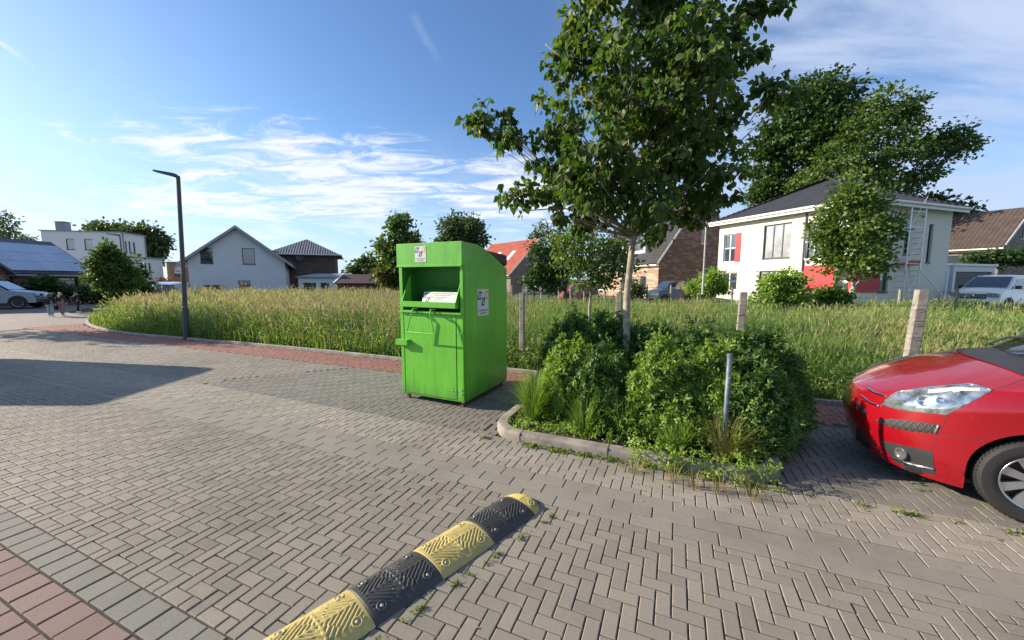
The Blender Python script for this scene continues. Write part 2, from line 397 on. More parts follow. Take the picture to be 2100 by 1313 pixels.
def tree(label, group, base, tr, lobes, n_cl, per, csize, lsize, fm, tm, seed=1, tmpl=CARD, droop=0.3, twigs=60, trunk_top=None, first=0.4, name='tree', up=0.6, shell=0.5, cat='tree', lean=(0, 0), squash=0.7, lr=0.4, outdir=0.5):
    """one tree: trunk with limbs, and a crown of leaves gathered in clumps."""
    rg = random.Random(seed); rng = np.random.default_rng(seed); base = Vector(base)
    th = thing(name, label, cat, base, 0, group)
    L = [(Vector(l[0]) - base, (l[1],) * 3 if isinstance(l[1], (int, float)) else l[1]) for l in lobes]
    crown, cc = leafmass('crown', L, n_cl, per, csize, lsize, tmpl, fm, th, rng, droop, up, shell, squash=squash, outdir=outdir)
    zt = max(l[0].z for l in L); tt = trunk_top if trunk_top is not None else zt * 0.92
    top = Vector((lean[0], lean[1], tt)); mb = MB()
    tp = wig((0, 0, -0.05), top, 7, 0.012, rg); mb.tube(tp, [tr * (1.25 if i == 0 else 1.0) * (1 - 0.8 * i / 7) for i in range(8)], 10)
    def on(z):
        t = max(0, min(1, (z + 0.05) / (tt + 0.05))) * 7; i = min(6, int(t)); return tp[i].lerp(tp[i + 1], t - i), tr * (1 - 0.8 * t / 7)
    ends = []
    for c, rad in L:
        hz = math.hypot(c.x, c.y); z0 = max(tt * first, c.z - hz * 0.75 - rad[2] * 0.5); z0 = min(z0, tt * 0.97); s, r0 = on(z0)
        p = wig(s, c, 5, 0.05, rg); mb.tube(p, [max(0.006, r0 * lr * (1 - 0.75 * i / 5)) for i in range(6)], 6); ends.append((c, p, r0 * lr))
    for k in range(twigs):
        q = Vector(cc[rg.randrange(len(cc))]); j = min(range(len(L)), key=lambda i: (L[i][0] - q).length); c, p, r0 = ends[j]
        s = p[rg.choice((2, 3, 4, 5))]; mb.tube(wig(s, q, 3, 0.06, rg), [max(0.004, r0 * 0.35), max(0.003, r0 * 0.22), max(0.003, r0 * 0.12), 0.003], 4, cap=False)
    mb.build('trunk', tm, th, smooth=True, fixn=False)
    return th

# ============================================================ GROUND AND PAVING
def kv(u):
    if u > -9: return 6.43
    if u > -15: return 6.43 - 0.22 * (-9 - u) / 6
    return 6.21 + 0.026 * (u + 15) ** 2
def stone_mat(name, cols, bumpk=0.35):
    m, nt, bs = nmat(name); g = nt.nodes.new('ShaderNodeNewGeometry'); v = texcoord(nt)
    n = len(cols); c = ramp_n(nt, g.outputs['Random Per Island'], [(i / (n - 1), k) for i, k in enumerate(cols)])
    sp = ramp_n(nt, noise_n(nt, v, 260, 3, 0.7), [(0.3, (0.62, 0.62, 0.62)), (0.62, (1.12, 1.12, 1.12)), (0.8, (1.5, 1.5, 1.45))])
    c = mixc(nt, 1.0, c, sp, 'MULTIPLY')
    st = ramp_n(nt, noise_n(nt, v, 0.55, 8, 0.7), [(0.33, (0.66, 0.65, 0.63)), (0.48, (0.90, 0.89, 0.87)), (0.68, (1.03, 1.02, 1.0))])
    c = mixc(nt, 1.0, c, st, 'MULTIPLY'); link(nt, c, bs.inputs['Base Color'])
    bs.inputs['Roughness'].default_value = 0.82; bs.inputs['Specular IOR Level'].default_value = 0.35
    bump_n(nt, noise_n(nt, v, 320, 3, 0.7), bs, bumpk, 0.004); return m
def wear(mat, dirt=(0.06, 0.07, 0.035), amt=0.5):
    nt = mat.node_tree; bs = nt.nodes['Principled BSDF']; src = bs.inputs['Base Color'].links[0].from_socket; v = texcoord(nt); sp = nt.nodes.new('ShaderNodeSeparateXYZ'); link(nt, v, sp.inputs[0])
    mp = nt.nodes.new('ShaderNodeMapping'); mp.inputs['Scale'].default_value = (9, 9, 1.1); link(nt, v, mp.inputs[0])
    st = noise_n(nt, mp.outputs[0], 1.6, 7, .7); h = mathn(nt, 'MULTIPLY', mathn(nt, 'MAXIMUM', mathn(nt, 'SUBTRACT', 0.42, sp.outputs[2]), 0.10), 1.2)
    f = ramp_n(nt, mathn(nt, 'ADD', st, h), [(0.62, (0, 0, 0)), (0.95, (amt,) * 3)]); link(nt, mixc(nt, f, src, dirt), bs.inputs['Base Color'])
M_gray = stone_mat('gray concrete paver', [(0.225, 0.203, 0.172), (0.265, 0.24, 0.204), (0.285, 0.258, 0.216), (0.24, 0.217, 0.185), (0.27, 0.247, 0.212)])
M_warm = stone_mat('beige gray paver', [(0.28, 0.255, 0.215), (0.34, 0.31, 0.26), (0.30, 0.275, 0.24)])
M_slab = stone_mat('gutter slab', [(0.25, 0.23, 0.20), (0.275, 0.253, 0.22), (0.26, 0.24, 0.21)], 0.2)
M_bay = stone_mat('dark gray paver', [(0.18, 0.17, 0.15), (0.225, 0.213, 0.19), (0.20, 0.19, 0.168)])
M_greenish = stone_mat('greenish gray paver', [(0.20, 0.192, 0.17), (0.235, 0.225, 0.20), (0.19, 0.185, 0.165)])
M_red = stone_mat('red concrete paver', [(0.27, 0.125, 0.095), (0.33, 0.155, 0.115), (0.30, 0.15, 0.12), (0.24, 0.12, 0.10)])
M_red2 = stone_mat('brown red paver', [(0.195, 0.135, 0.12), (0.24, 0.165, 0.145), (0.215, 0.15, 0.135)])

PL = (-1.86, 0.92, 3.58, 5.42)      # planter bed outline in street coordinates
def in_planter(u, v, r=0.0): return PL[0] + r < u < PL[1] - r and PL[2] + r < v < PL[3] - r
def herring(u0, u1, v0, v1, c=0.079):
    out = []
    for i in range(int((u1 - u0) / c) + 2):
        for j in range(-1, int((v1 - v0) / c) + 2):
            k = (i - j) % 4
            if k == 0: r = (i, j, i + 2, j + 1)
            elif k == 3: r = (i, j, i + 1, j + 2)
            else: continue
            a, b, d, e = (u0 + r[0] * c, v0 + r[1] * c, u0 + r[2] * c, v0 + r[3] * c)
            a = max(a, u0); b = max(b, v0); d = min(d, u1); e = min(e, v1)
            if d - a > 0.025 and e - b > 0.025: out.append((a, b, d, e))
    return out
def rows(u0, u1, v0, n, w, l, off=0.5):
    out = []
    for j in range(n):
        u = u0 - (j % 2) * l * off
        while u < u1:
            a = max(u, u0); d = min(u + l, u1)
            if d - a > 0.02: out.append((a, v0 + j * w, d, v0 + (j + 1) * w))
            u += l
    return out
def pave(name, rects, mat, seed=1, gap=0.0026, keep=None):
    r = np.array([q for q in rects if keep is None or keep((q[0] + q[2]) / 2, (q[1] + q[3]) / 2)]); n = len(r); rg = np.random.default_rng(seed)
    b = 0.004; cu = (r[:, 0] + r[:, 2]) / 2; cv = (r[:, 1] + r[:, 3]) / 2; hu = (r[:, 2] - r[:, 0]) / 2 - gap; hv = (r[:, 3] - r[:, 1]) / 2 - gap
    hu -= rg.uniform(0, 0.0015, n); hv -= rg.uniform(0, 0.0015, n); zz = rg.normal(0, 0.0010, n); tu = rg.normal(0, 0.006, n); tv = rg.normal(0, 0.006, n)
    rot = rg.normal(0, 0.005, n); sg = np.array([(-1, -1), (1, -1), (1, 1), (-1, 1)])
    vs = np.zeros((n, 12, 3))
    for L, (ins, dz) in enumerate(((b, 0.0), (0.0, -0.0035), (0.0, -0.025))):
        for k in range(4):
            du = sg[k, 0] * (hu - ins); dv = sg[k, 1] * (hv - ins); z = zz + dz + (du * tu + dv * tv if L < 2 else 0)
            vs[:, L * 4 + k, 0] = cu + du - dv * rot; vs[:, L * 4 + k, 1] = cv + dv + du * rot; vs[:, L * 4 + k, 2] = z
    fs = [(0, 1, 2, 3)] + [(4 + k, 4 + (k + 1) % 4, (k + 1) % 4, k) for k in range(4)] + [(8 + k, 8 + (k + 1) % 4, 4 + (k + 1) % 4, 4 + k) for k in range(4)]
    F = np.array(fs)[None] + (np.arange(n) * 12)[:, None, None]; W = vs.reshape(-1, 3); X = W.copy()
    X[:, 0] = W[:, 0] * U.x + W[:, 1] * V.x; X[:, 1] = W[:, 0] * U.y + W[:, 1] * V.y
    me = fastmesh(name, X, F.reshape(-1, 4)); me.shade_flat(); o = mkobj(name, me, mat); tag(o, kind='structure'); return o
def flat(name, pts, z, mat, kind='structure'):
    mb = MB(); mb.poly([(p[0], p[1], z) for p in pts]); o = mb.build(name, mat, fixn=False)
    if o.data.polygons[0].normal.z < 0: o.data.flip_normals()
    tag(o, kind=kind); return o

# base terrain and joint bed
m, nt, bs = nmat('soil and turf'); v = texcoord(nt)
link(nt, ramp_n(nt, noise_n(nt, v, 0.35, 8, 0.6), [(0.3, (0.045, 0.06, 0.02)), (0.55, (0.07, 0.10, 0.03)), (0.8, (0.12, 0.12, 0.05))]), bs.inputs['Base Color']); bs.inputs['Roughness'].default_value = 0.95
M_turf = m
flat('ground', [(-900, -300), (900, -300), (900, 1500), (-900, 1500)], -0.055, M_turf)
m, nt, bs = nmat('sandy joint with moss'); v = texcoord(nt)
link(nt, ramp_n(nt, noise_n(nt, v, 5.0, 8, 0.7), [(0.3, (0.028, 0.025, 0.02)), (0.55, (0.06, 0.052, 0.04)), (0.72, (0.06, 0.075, 0.03))]), bs.inputs['Base Color']); bs.inputs['Roughness'].default_value = 1.0
bump_n(nt, noise_n(nt, v, 150, 3), bs, 0.6, 0.01)
bed = [uv(u, -6) for u in (12, -20.6)] + [uv(u, kv(u) + 0.02) for u in (-20.6, -20, -18, -15.5, -12, -9, 12)]
flat('joint_bed', bed, -0.009, m)
# far road surface (fine pavers seen edge on)
m, nt, bs = nmat('far block paving'); v = texcoord(nt)
b = nt.nodes.new('ShaderNodeTexBrick'); link(nt, v, b.inputs['Vector']); b.inputs['Scale'].default_value = 1; b.inputs['Brick Width'].default_value = 0.2; b.inputs['Row Height'].default_value = 0.1
b.inputs['Mortar Size'].default_value = 0.005; b.inputs['Color1'].default_value = (0.20, 0.175, 0.165, 1); b.inputs['Color2'].default_value = (0.25, 0.215, 0.20, 1); b.inputs['Mortar'].default_value = (0.06, 0.055, 0.05, 1)
link(nt, mixc(nt, 1.0, b.outputs[0], ramp_n(nt, noise_n(nt, v, 0.4, 5), [(0.3, (0.85, 0.85, 0.85)), (0.7, (1.1, 1.05, 1.0))]), 'MULTIPLY'), bs.inputs['Base Color']); bs.inputs['Roughness'].default_value = 0.85
M_far = m
far = [(-80, -8), (12, -8), tuple(uv(-15, 6.2))[:2], tuple(uv(-18, kv(-18)))[:2], tuple(uv(-21, kv(-21)))[:2], tuple(uv(-24, kv(-24)))[:2], (-23.2, 20), (-26, 24), (-36, 40), (-52, 60), (-80, 60)]
flat('road', far, -0.03, M_far)
# the paved zones, all real stones
ub = (-20.5, 9.0)
def notp(u, v): return not in_planter(u, v, 0.06)
pave('pavement', rows(-12.5, 6.0, -0.18, 6, 0.168, 0.168, 0.5), M_red2, 2, gap=0.004)
pave('pavement', [(u * 0.15 - 16, 0.83, u * 0.15 - 15.85, 1.0) for u in range(180)], M_greenish, 3, gap=0.004)
pave('road_surface', herring(ub[0], ub[1], 1.0, 2.64), M_gray, 4, keep=lambda u, v: u > -20.2)
pave('gutter', rows(-19, ub[1], 2.64, 3, 0.14, 0.28, 0.5), M_slab, 5)
pave('road_surface', herring(-19, ub[1], 3.06, 3.64), M_warm, 6, keep=notp)
pave('parking_bay', herring(-7.0, -1.95, 3.64, 5.50), M_bay, 7, keep=lambda u, v: notp(u, v) and (v - 3.6) < (u + 7.4) * 1.1)
pave('road_surface', herring(-20.0, -4.0, 3.64, 5.50), M_gray, 8, keep=lambda u, v: not ((v - 3.6) < (u + 7.4) * 1.1 and u > -7.0))
pave('parking_bay', herring(-2.0, 9.0, 3.64, 5.42), M_bay, 9, keep=lambda u, v: notp(u, v) and u > -1.95)
pave('pavement', herring(-21.0, 9.0, 5.46, 8.1), M_red, 10, keep=lambda u, v: notp(u, v) and v < kv(u) - 0.10 and v > 5.5 + max(0, -9 - u) * 0.0)
# kerb along the meadow
M_kerb = plain('weathered kerb concrete', (0.30, 0.28, 0.25), 0.85, var=0.3, scale=5, bump=0.3, bscale=120)
mb = MB(); us = [10 - i * 1.0 for i in range(35)]
for a, c in zip(us[:-1], us[1:]):
    p0 = uv(a - 0.004, kv(a)); p1 = uv(c + 0.004, kv(c)); d = (p1 - p0).normalized(); n = Vector((-d.y, d.x, 0)) * (1 if True else 1)
    M = Mloc(p0 + Vector((0, 0, R.uniform(-0.004, 0.004))), d); mb.box(0, (p1 - p0).length, -0.04, 0.04, -0.1, 0.055, 0, M, 0.008)
tag(mb.build('kerb', M_kerb), kind='structure')

# ============================================================ MEADOW
def meadow_h(u, v):
    d = v - kv(u); s = np.clip((d - 0.05) / 1.1, 0, 1)
    return s
def in_meadow(X, Y):
    u = X * U.x + Y * U.y; v = X * V.x + Y * V.y
    k = np.where(u > -9, 6.43, np.where(u > -15, 6.43 - 0.22 * (-9 - u) / 6, 6.21 + 0.026 * (u + 15) ** 2))
    ok = v > k + 0.07
    left = (X > -17.5 - (Y - 15) * 0.62)           # the street bends away on the left
    far_r = np.where(X > 0, 19.5 - X * 0.10, 31.0)
    ok &= left & (Y < far_r)
    return ok, u, v - k
def grass(name, n, region, rng, hfun, wk=1.0, dens_pow=1.0, seed_frac=0.3, palette=None, kind='stuff', label=None):
    """blades as three-quad strips; denser near, coarser far."""
    P, fd = region(n, rng); n = len(P); dist = np.hypot(P[:, 0], P[:, 1])
    h, pal, sf = hfun(P, fd, rng)
    w = (0.0022 + 0.00042 * dist) * wk * rng.uniform(0.6, 1.4, n)
    az = rng.uniform(0, 2 * math.pi, n); face = np.arctan2(P[:, 1], P[:, 0]) + math.pi / 2 + rng.normal(0, 0.9, n)
    lean = np.abs(rng.normal(0.22, 0.16, n)) * h; side = np.stack([np.cos(face), np.sin(face), np.zeros(n)], 1)
    dirn = np.stack([np.cos(az) + 0.25, np.sin(az) - 0.1, np.zeros(n)], 1)
    vs = np.zeros((n, 8, 3)); lv = [0.0, 0.4, 0.75, 1.0]; wd = [1.0, 0.9, 0.6, 0.12]
    for i in range(4):
        c = P + dirn * (lean * lv[i] ** 2)[:, None]; c[:, 2] = -0.05 + h * (lv[i] - 0.10 * lv[i] ** 3)
        vs[:, 2 * i] = c - side * (w * wd[i])[:, None]; vs[:, 2 * i + 1] = c + side * (w * wd[i])[:, None]
    F = np.array([(2 * i, 2 * i + 1, 2 * i + 3, 2 * i + 2) for i in range(3)])[None] + (np.arange(n) * 8)[:, None, None]
    tone = np.repeat(pal[:, None, :], 8, 1)
    V_, F_, T_ = [vs.reshape(-1, 3)], [F.reshape(-1, 4)], [tone.reshape(-1, 3)]
    k = rng.random(n) < sf; ns = k.sum()
    if ns:
        top = vs[k, 6] * 0.5 + vs[k, 7] * 0.5; hh = h[k]; L = np.clip(hh * 0.16, 0.05, 0.16) * rng.uniform(0.7, 1.4, ns); ww = (0.004 + 0.0005 * dist[k]) * rng.uniform(0.7, 1.6, ns)
        ax = norm(dirn[k] * 0.45 + np.array([0, 0, 1.0]) + rng.normal(0, 0.2, (ns, 3))); sv = np.zeros((ns, 8, 3))
        for q in range(2):
            a2 = face[k] + q * 1.57; sd_ = np.stack([np.cos(a2), np.sin(a2), np.zeros(ns)], 1)
            base = top - ax * (L * 0.4)[:, None]
            sv[:, q * 4] = base; sv[:, q * 4 + 1] = base + ax * (L * 0.45)[:, None] + sd_ * ww[:, None]
            sv[:, q * 4 + 2] = base + ax * L[:, None]; sv[:, q * 4 + 3] = base + ax * (L * 0.45)[:, None] - sd_ * ww[:, None]
        sc = np.where((P[k, 0] < 0.5)[:, None], np.array([(0.38, 0.28, 0.25), (0.42, 0.34, 0.28), (0.33, 0.24, 0.22), (0.34, 0.33, 0.23)])[rng.integers(0, 4, ns)], np.array([(0.38, 0.37, 0.18), (0.42, 0.38, 0.22), (0.30, 0.33, 0.13)])[rng.integers(0, 3, ns)]) * rng.uniform(0.75, 1.2, (ns, 1))
        F2 = np.array([(0, 1, 2, 3), (4, 5, 6, 7)])[None] + (np.arange(ns) * 8)[:, None, None] + n * 8
        V_.append(sv.reshape(-1, 3)); F_.append(F2.reshape(-1, 4)); T_.append(np.repeat(sc[:, None, :], 8, 1).reshape(-1, 3))
    me = fastmesh(name, np.concatenate(V_), np.concatenate(F_), np.concatenate(T_)); o = mkobj(name, me, M_blade)
    return tag(o, label, 'grass', None, 'stuff')
M_blade = attr_foliage('grass blade', 0.4)
def reg_meadow(n, rng):
    r = rng.uniform(-1.75, 1.75, n); D = np.exp(rng.uniform(math.log(3.2), math.log(32), n)); X = r * D
    ok, u, d = in_meadow(X, D); P = np.stack([X[ok], D[ok], np.zeros(ok.sum())], 1); return P, d[ok]
def noise2(P, s, seed):
    a = np.zeros(len(P)); rg = np.random.default_rng(seed)
    for i in range(5):
        k = rg.uniform(-1, 1, 2) * s * (1 + i * 0.6); a += np.sin(P[:, 0] * k[0] * 3 + P[:, 1] * k[1] * 3 + rg.uniform(0, 6)) / (1 + i * 0.3)
    return a / 2.6
def h_meadow(P, d, rng):
    n = len(P); X = P[:, 0]; left = 1 / (1 + np.exp((X + 1.0) * 1.5)); edge = np.clip(d / 0.9, 0, 1)
    hl = 0.42 + 0.72 * edge; hr = 0.28 + 0.55 * np.clip(d / 1.3, 0, 1) + 0.12 * np.clip(d / 6, 0, 1)
    h = (hl * left + hr * (1 - left)) * (1 + 0.16 * noise2(P, 0.9, 3) + 0.14 * noise2(P, 2.4, 33)) * rng.uniform(0.5, 1.0, n) * np.where(rng.random(n) < 0.04, 1.25, 1.0)
    endt = np.clip((X + 17.5 + (P[:, 1] - 15) * 0.62) / 1.6, 0.45, 1); h *= endt
    g1 = np.array([(0.10, 0.205, 0.045), (0.15, 0.265, 0.06), (0.065, 0.145, 0.035), (0.20, 0.30, 0.09)])[rng.integers(0, 4, n)]
    tan = np.array([(0.32, 0.30, 0.15), (0.28, 0.25, 0.14), (0.25, 0.29, 0.11)])[rng.integers(0, 3, n)]
    patch = 0.5 + 0.5 * noise2(P, 0.5, 9); pt = np.clip(0.26 * left + 0.30 * (patch > 0.60) * (1 - left) + 0.06 + 0.10 * patch, 0, 0.6)
    tall = h > 0.75 * (hl * left + hr * (1 - left))
    k = (rng.random(n) < pt) & tall; c = np.where(k[:, None], tan, g1) * rng.uniform(0.8, 1.2, (n, 1))
    yel = (noise2(P, 1.3, 21) > 0.75) & (d < 0.8); c = np.where(yel[:, None], c * np.array([1.9, 1.5, 0.7]), c)
    sf = np.where(tall, 0.62 * left * (0.5 + 0.7 * patch) + (0.10 + 0.25 * (patch > 0.6)) * (1 - left), 0.03) * np.clip(d / 0.7, 0.1, 1)
    return h, c, sf
grass('meadow_grass', 340000, reg_meadow, np.random.default_rng(5), h_meadow, label='tall flowering meadow grass with pinkish tan seed heads behind the kerb')
# weeds with broad leaves low along the meadow edge, part of the same uncountable cover
rg = np.random.default_rng(8); n = 15000; uu = rg.uniform(-21, 7, n); dd = np.abs(rg.normal(0.15, 0.38, n)) + 0.06
kk = np.array([kv(a) for a in uu]); vv = kk + dd; P = np.stack([uu * U.x + vv * V.x, uu * U.y + vv * V.y, rg.uniform(0.0, 0.50, n) * np.clip(dd * 2 + 0.3, 0, 1) * (1.0 + .6 * np.clip(np.sin(uu * 2.1) + np.sin(uu * 5.3), 0, 1.5))], 1)
T = rg.normal(size=(n, 3)); T[:, 2] = np.abs(T[:, 2]) * 0.6; N = rg.normal(size=(n, 3)) * 0.5; N[:, 2] += 0.9
W, F = scatter(OVAL[0], OVAL[1], P, T, N, rg.uniform(0.03, 0.10, n))
M_weed = foliage('broad weed leaf', [(0.06, 0.12, 0.025), (0.12, 0.20, 0.04), (0.24, 0.27, 0.05), (0.09, 0.15, 0.03)], 0.35)
tag(mkobj('meadow_weeds', fastmesh('meadow_weeds', W, F), M_weed), 'low broad leaved weeds crowding the kerb of the meadow', 'weeds', None, 'stuff')

# ============================================================ CLOTHES CONTAINER
G1 = plain('green painted steel', (0.125, 0.47, 0.032), 0.42, var=0.10, scale=2.2, coat=0.25, bump=0.10, bscale=4)
wear(G1)
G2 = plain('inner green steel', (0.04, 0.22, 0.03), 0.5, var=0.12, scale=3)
M_lid = plain('dark lid rubber', (0.03, 0.02, 0.028), 0.5)
M_rust = plain('rusty steel', (0.16, 0.07, 0.05), 0.8, var=0.3, scale=30)
M_bolt = plain('zinc bolt', (0.30, 0.30, 0.28), 0.6, metal=0.6)
def text_mesh(s, size, M, mat, name, parent, bold=0.0, shear=0.0, align='CENTER', sx=1.0):
    c = bpy.data.curves.new('t', 'FONT'); c.body = s; c.size = size; c.align_x = align; c.align_y = 'CENTER'; c.offset = bold; c.shear = shear; c.resolution_u = 3
    t = bpy.data.objects.new('t', c); COL.objects.link(t); bpy.context.view_layer.update()
    dg = bpy.context.evaluated_depsgraph_get(); me = bpy.data.meshes.new_from_object(t.evaluated_get(dg)); COL.objects.unlink(t); bpy.data.objects.remove(t)
    me.transform(M @ Matrix.Diagonal((sx, 1, 1, 1))); return mkobj(name, me, mat, parent)
def flatmat(name, col, rough=0.5): return plain(name, col, rough, var=0.04, scale=30)
M_stk = flatmat('white sticker', (0.62, 0.64, 0.62)); M_blue = flatmat('sticker blue', (0.02, 0.03, 0.16)); M_dgreen = flatmat('sticker green', (0.02, 0.11, 0.06))
M_yel = flatmat('sticker ochre', (0.62, 0.36, 0.07)); M_ink = flatmat('black ink', (0.03, 0.03, 0.035)); M_white = flatmat('white letter', (0.8, 0.8, 0.8))
def dlb(parent, o, ex, ez, w, h, wide=False):
    """printed sign: three slanted blocks with letters and two lines of text. o = centre, ex right, ez up."""
    n = Vector(ex).cross(Vector(ez)) * 1.0
    M = Mloc(o, ex, ez, n)
    mb = MB(M); mb.box(-w / 2, w / 2, -h / 2, h / 2, 0, 0.0015); st = mb.build('sticker', M_stk, parent)
    k = (w * 0.30) if not wide else h * 0.40
    cx = 0 if not wide else -w / 2 + h * 0.62; cy = h * 0.24 if not wide else h * 0.12
    def block(x, y, mat, ch):
        b = MB(M @ Matrix.Translation((cx + x * k, cy + y * k, 0))); sh = 0.12 * k
        b.add([(-k * .5 - sh, -k * .62, .0025), (k * .42 - sh, -k * .62, .0025), (k * .5 + sh, k * .62, .0025), (-k * .42 + sh, k * .62, .0025)], [(0, 1, 2, 3)])
        q = b.build('logo_block', mat, st, fixn=False)
        text_mesh(ch, k * 0.88, M @ Matrix.Translation((cx + x * k, cy + y * k - k * .02, .0035)), M_white, 'letter', st, 0.03 * k, 0.18)
    block(-1.02, 0.1, M_blue, 'D'); block(1.02, 0.1, M_yel, 'B'); block(0, -0.85, M_dgreen, 'L')
    if not wide:
        text_mesh('Dienstleistungsbetrieb', w * 0.098, M @ Matrix.Translation((0, -h * 0.29, .0025)), M_ink, 'lettering', st, w * .0012)
        text_mesh('Stadt Rheinberg', w * 0.098, M @ Matrix.Translation((0, -h * 0.40, .0025)), M_ink, 'lettering', st, w * .0012)
    return st, M
def container():
    ang = math.radians(-26.0); ex = Vector((math.cos(ang), math.sin(ang), 0)); Wd, Dp = 1.05, 1.24
    C = gnd(953, 838); C = C + Vector((0, 0, 0)); org = C - ex * Wd
    rz = ang; th = thing('clothes_container', 'bright green steel clothes collection container standing beside the planter', 'container', org, rz)
    z0 = 0.075; zt = 2.17
    # side profile (y back, z)
    prof = [(0.0, z0), (Dp, z0 + 0.02), (Dp, 1.86), (0.66, 2.09), (0.36, zt - 0.005), (0, zt)]
    body = MB()
    body.prism(prof, 0.0, 0.012, 'x'); body.prism(prof, Wd - 0.012, Wd, 'x')
    rim = [prof[1], prof[2], prof[3], prof[4]]
    for a, b in zip(rim[:-1], rim[1:]): body.quad((0.012, a[0], a[1]), (Wd - 0.012, a[0], a[1]), (Wd - 0.012, b[0], b[1]), (0.012, b[0], b[1]))
    body.quad((0.012, 0.36, zt - 0.005), (Wd - 0.012, 0.36, zt - 0.005), (Wd - 0.012, 0, zt), (0.012, 0, zt))
    body.quad((0.012, 0.02, z0), (Wd - 0.012, 0.02, z0), (Wd - 0.012, Dp, z0 + .02), (0.012, Dp, z0 + .02))
    # front frame: two posts, sill
    body.box(0.0, 0.055, -0.004, 0.04, z0, 1.87); body.box(Wd - 0.045, Wd, -0.004, 0.04, z0, 1.87)
    body.box(0.055, Wd - 0.045, 0.0, 0.03, z0, z0 + 0.05); body.box(0.055, Wd - 0.045, 0.0, 0.03, 1.20, 1.27)
    bo = body.build('body', G1, th, bevel=0.004)
    hood = MB(); hood.box(-0.012, Wd + 0.006, -0.03, 0.02, 1.875, zt + 0.006, ch=0.006); hood.box(-0.012, Wd + 0.006, -0.04, -0.028, 1.86, 1.885, ch=0.004); hood.build('hood', G1, th)
    # opening with hopper: dark cavity, side cheeks, tray
    cav = MB()
    cav.quad((0.055, 0.42, 1.27), (Wd - .045, 0.42, 1.27), (Wd - .045, 0.30, 1.875), (0.055, 0.30, 1.875))
    cav.quad((0.055, 0.02, 1.87), (Wd - .045, 0.02, 1.87), (Wd - .045, 0.34, 1.87), (0.055, 0.34, 1.87))
    cav.quad((0.055, 0.0, 1.27), (0.055, 0.42, 1.27), (0.055, 0.34, 1.87), (0.055, 0.0, 1.87))
    cav.quad((Wd - .045, 0.0, 1.27), (Wd - .045, 0.42, 1.27), (Wd - .045, 0.34, 1.87), (Wd - .045, 0.0, 1.87))
    cav.quad((0.055, 0.0, 1.272), (Wd - .045, 0.0, 1.272), (Wd - .045, 0.42, 1.272), (0.055, 0.42, 1.272))
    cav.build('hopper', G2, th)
    drum = MB(); rws = []
    for i in range(9):
        a = math.radians(5 + 75 * i / 8); rws.append([(x, 0.33 - 0.20 * math.cos(a) + 0.02, 1.34 + 0.24 * math.sin(a)) for x in (0.30, Wd - 0.06)])
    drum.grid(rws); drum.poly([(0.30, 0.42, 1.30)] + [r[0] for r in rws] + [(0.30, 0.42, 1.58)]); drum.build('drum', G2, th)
    tray = MB(); x0, x1 = 0.085, Wd - 0.075
    tray.box(x0, x1, -0.075, -0.062, 1.325, 1.40, ch=0.003)
    tray.box(x0, x1, -0.06, 0.25, 1.318, 1.330)
    for x in (x0, x1 - 0.010): tray.prism([(-0.062, 1.325), (-0.062, 1.40), (0.10, 1.74), (0.13, 1.74), (0.13, 1.325)], x, x + 0.010, 'x')
    tray.build('flap', G1, th, bevel=0.002)
    led = MB(); led.box(0.0, Wd - 0.01, -0.045, 0.0, 1.243, 1.262, ch=0.003); led.build('ledge', G1, th)
    # sticker in the mouth of the hopper
    n = Vector((0, -0.9, 0.42)).normalized(); stM = Vector((0.68, 0.10, 1.47))
    st, M = dlb(th, (0.64, 0.085, 1.455), Vector((1, 0, 0)), Vector((0, 0.42, 0.9)).normalized(), 0.60, 0.15, True)
    for i in range(5):
        text_mesh(('Dienstleistungsbetrieb Stadt Rheinberg', 'Bitte nur saubere Kleidung einwerfen', 'Schuhe paarweise gebündelt', 'Keine Abfälle ablegen', 'Danke')[i], 0.021 if i == 0 else 0.017,
                  M @ Matrix.Translation((-0.10, 0.052 - i * 0.026, .0025)), M_ink, 'lettering', st, 0.0004, align='LEFT')
    # door with hinge strip, lock, handle bar
    d = MB(); d.box(0.075, Wd - 0.115, -0.010, 0.008, 0.105, 1.232, ch=0.003); door = d.build('door', G1, th)
    d = MB(); d.box(Wd - 0.105, Wd - 0.008, -0.006, 0.006, 0.09, 1.232, ch=0.002); d.build('hinge_strip', G1, th)
    for (x, z) in ((Wd - .125, .97), (Wd - .025, 1.0), (Wd - .025, .93), (Wd - .17, .22), (Wd - .125, .22), (Wd - .035, .245), (Wd - .035, .19), (0.30, 2.06)):
        if z > 2: continue
        b = MB(Mloc((x, -0.008, z), (1, 0, 0), (0, 0, 1), (0, -1, 0))); b.lathe([(0.0, 0.009), (0.006, 0.008), (0.010, 0.004), (0.011, 0)], 10); b.build('rivet', M_bolt, th, smooth=True)
    lk = MB(); lk.box(-0.035, 0.165, -0.075, -0.008, 0.785, 0.865, ch=0.003); lk.box(0.03, 0.07, -0.05, -0.01, 0.765, 0.785); lk.build('lock_box', G1, th)
    hb = MB()
    for xa, xb in ((0.30, 0.215), (0.60, 0.665)):
        hb.tube([(xa + 0.03, -0.03, 1.30), (xa, -0.09, 1.30), (xa, -0.115, 1.255), ((xa + xb) / 2, -0.12, 1.13), (xb, -0.125, 0.985)], 0.009, 8)
    hb.tube([(0.195, -0.125, 0.985), (0.69, -0.125, 0.985)], 0.009, 8)
    hb.box(0.28, 0.33, -0.10, 0.0, 1.262, 1.268); hb.box(0.58, 0.63, -0.10, 0.0, 1.262, 1.268)
    hb.build('handle', G1, th, smooth=False)
    top = MB(); top.prism([(0.70, 2.06), (1.22, 1.90), (1.26, 1.93), (1.26, 2.045), (1.20, 2.07), (0.66, 2.10)], 0.02, Wd - 0.005, 'x'); top.build('lid', M_lid, th, bevel=0.008)
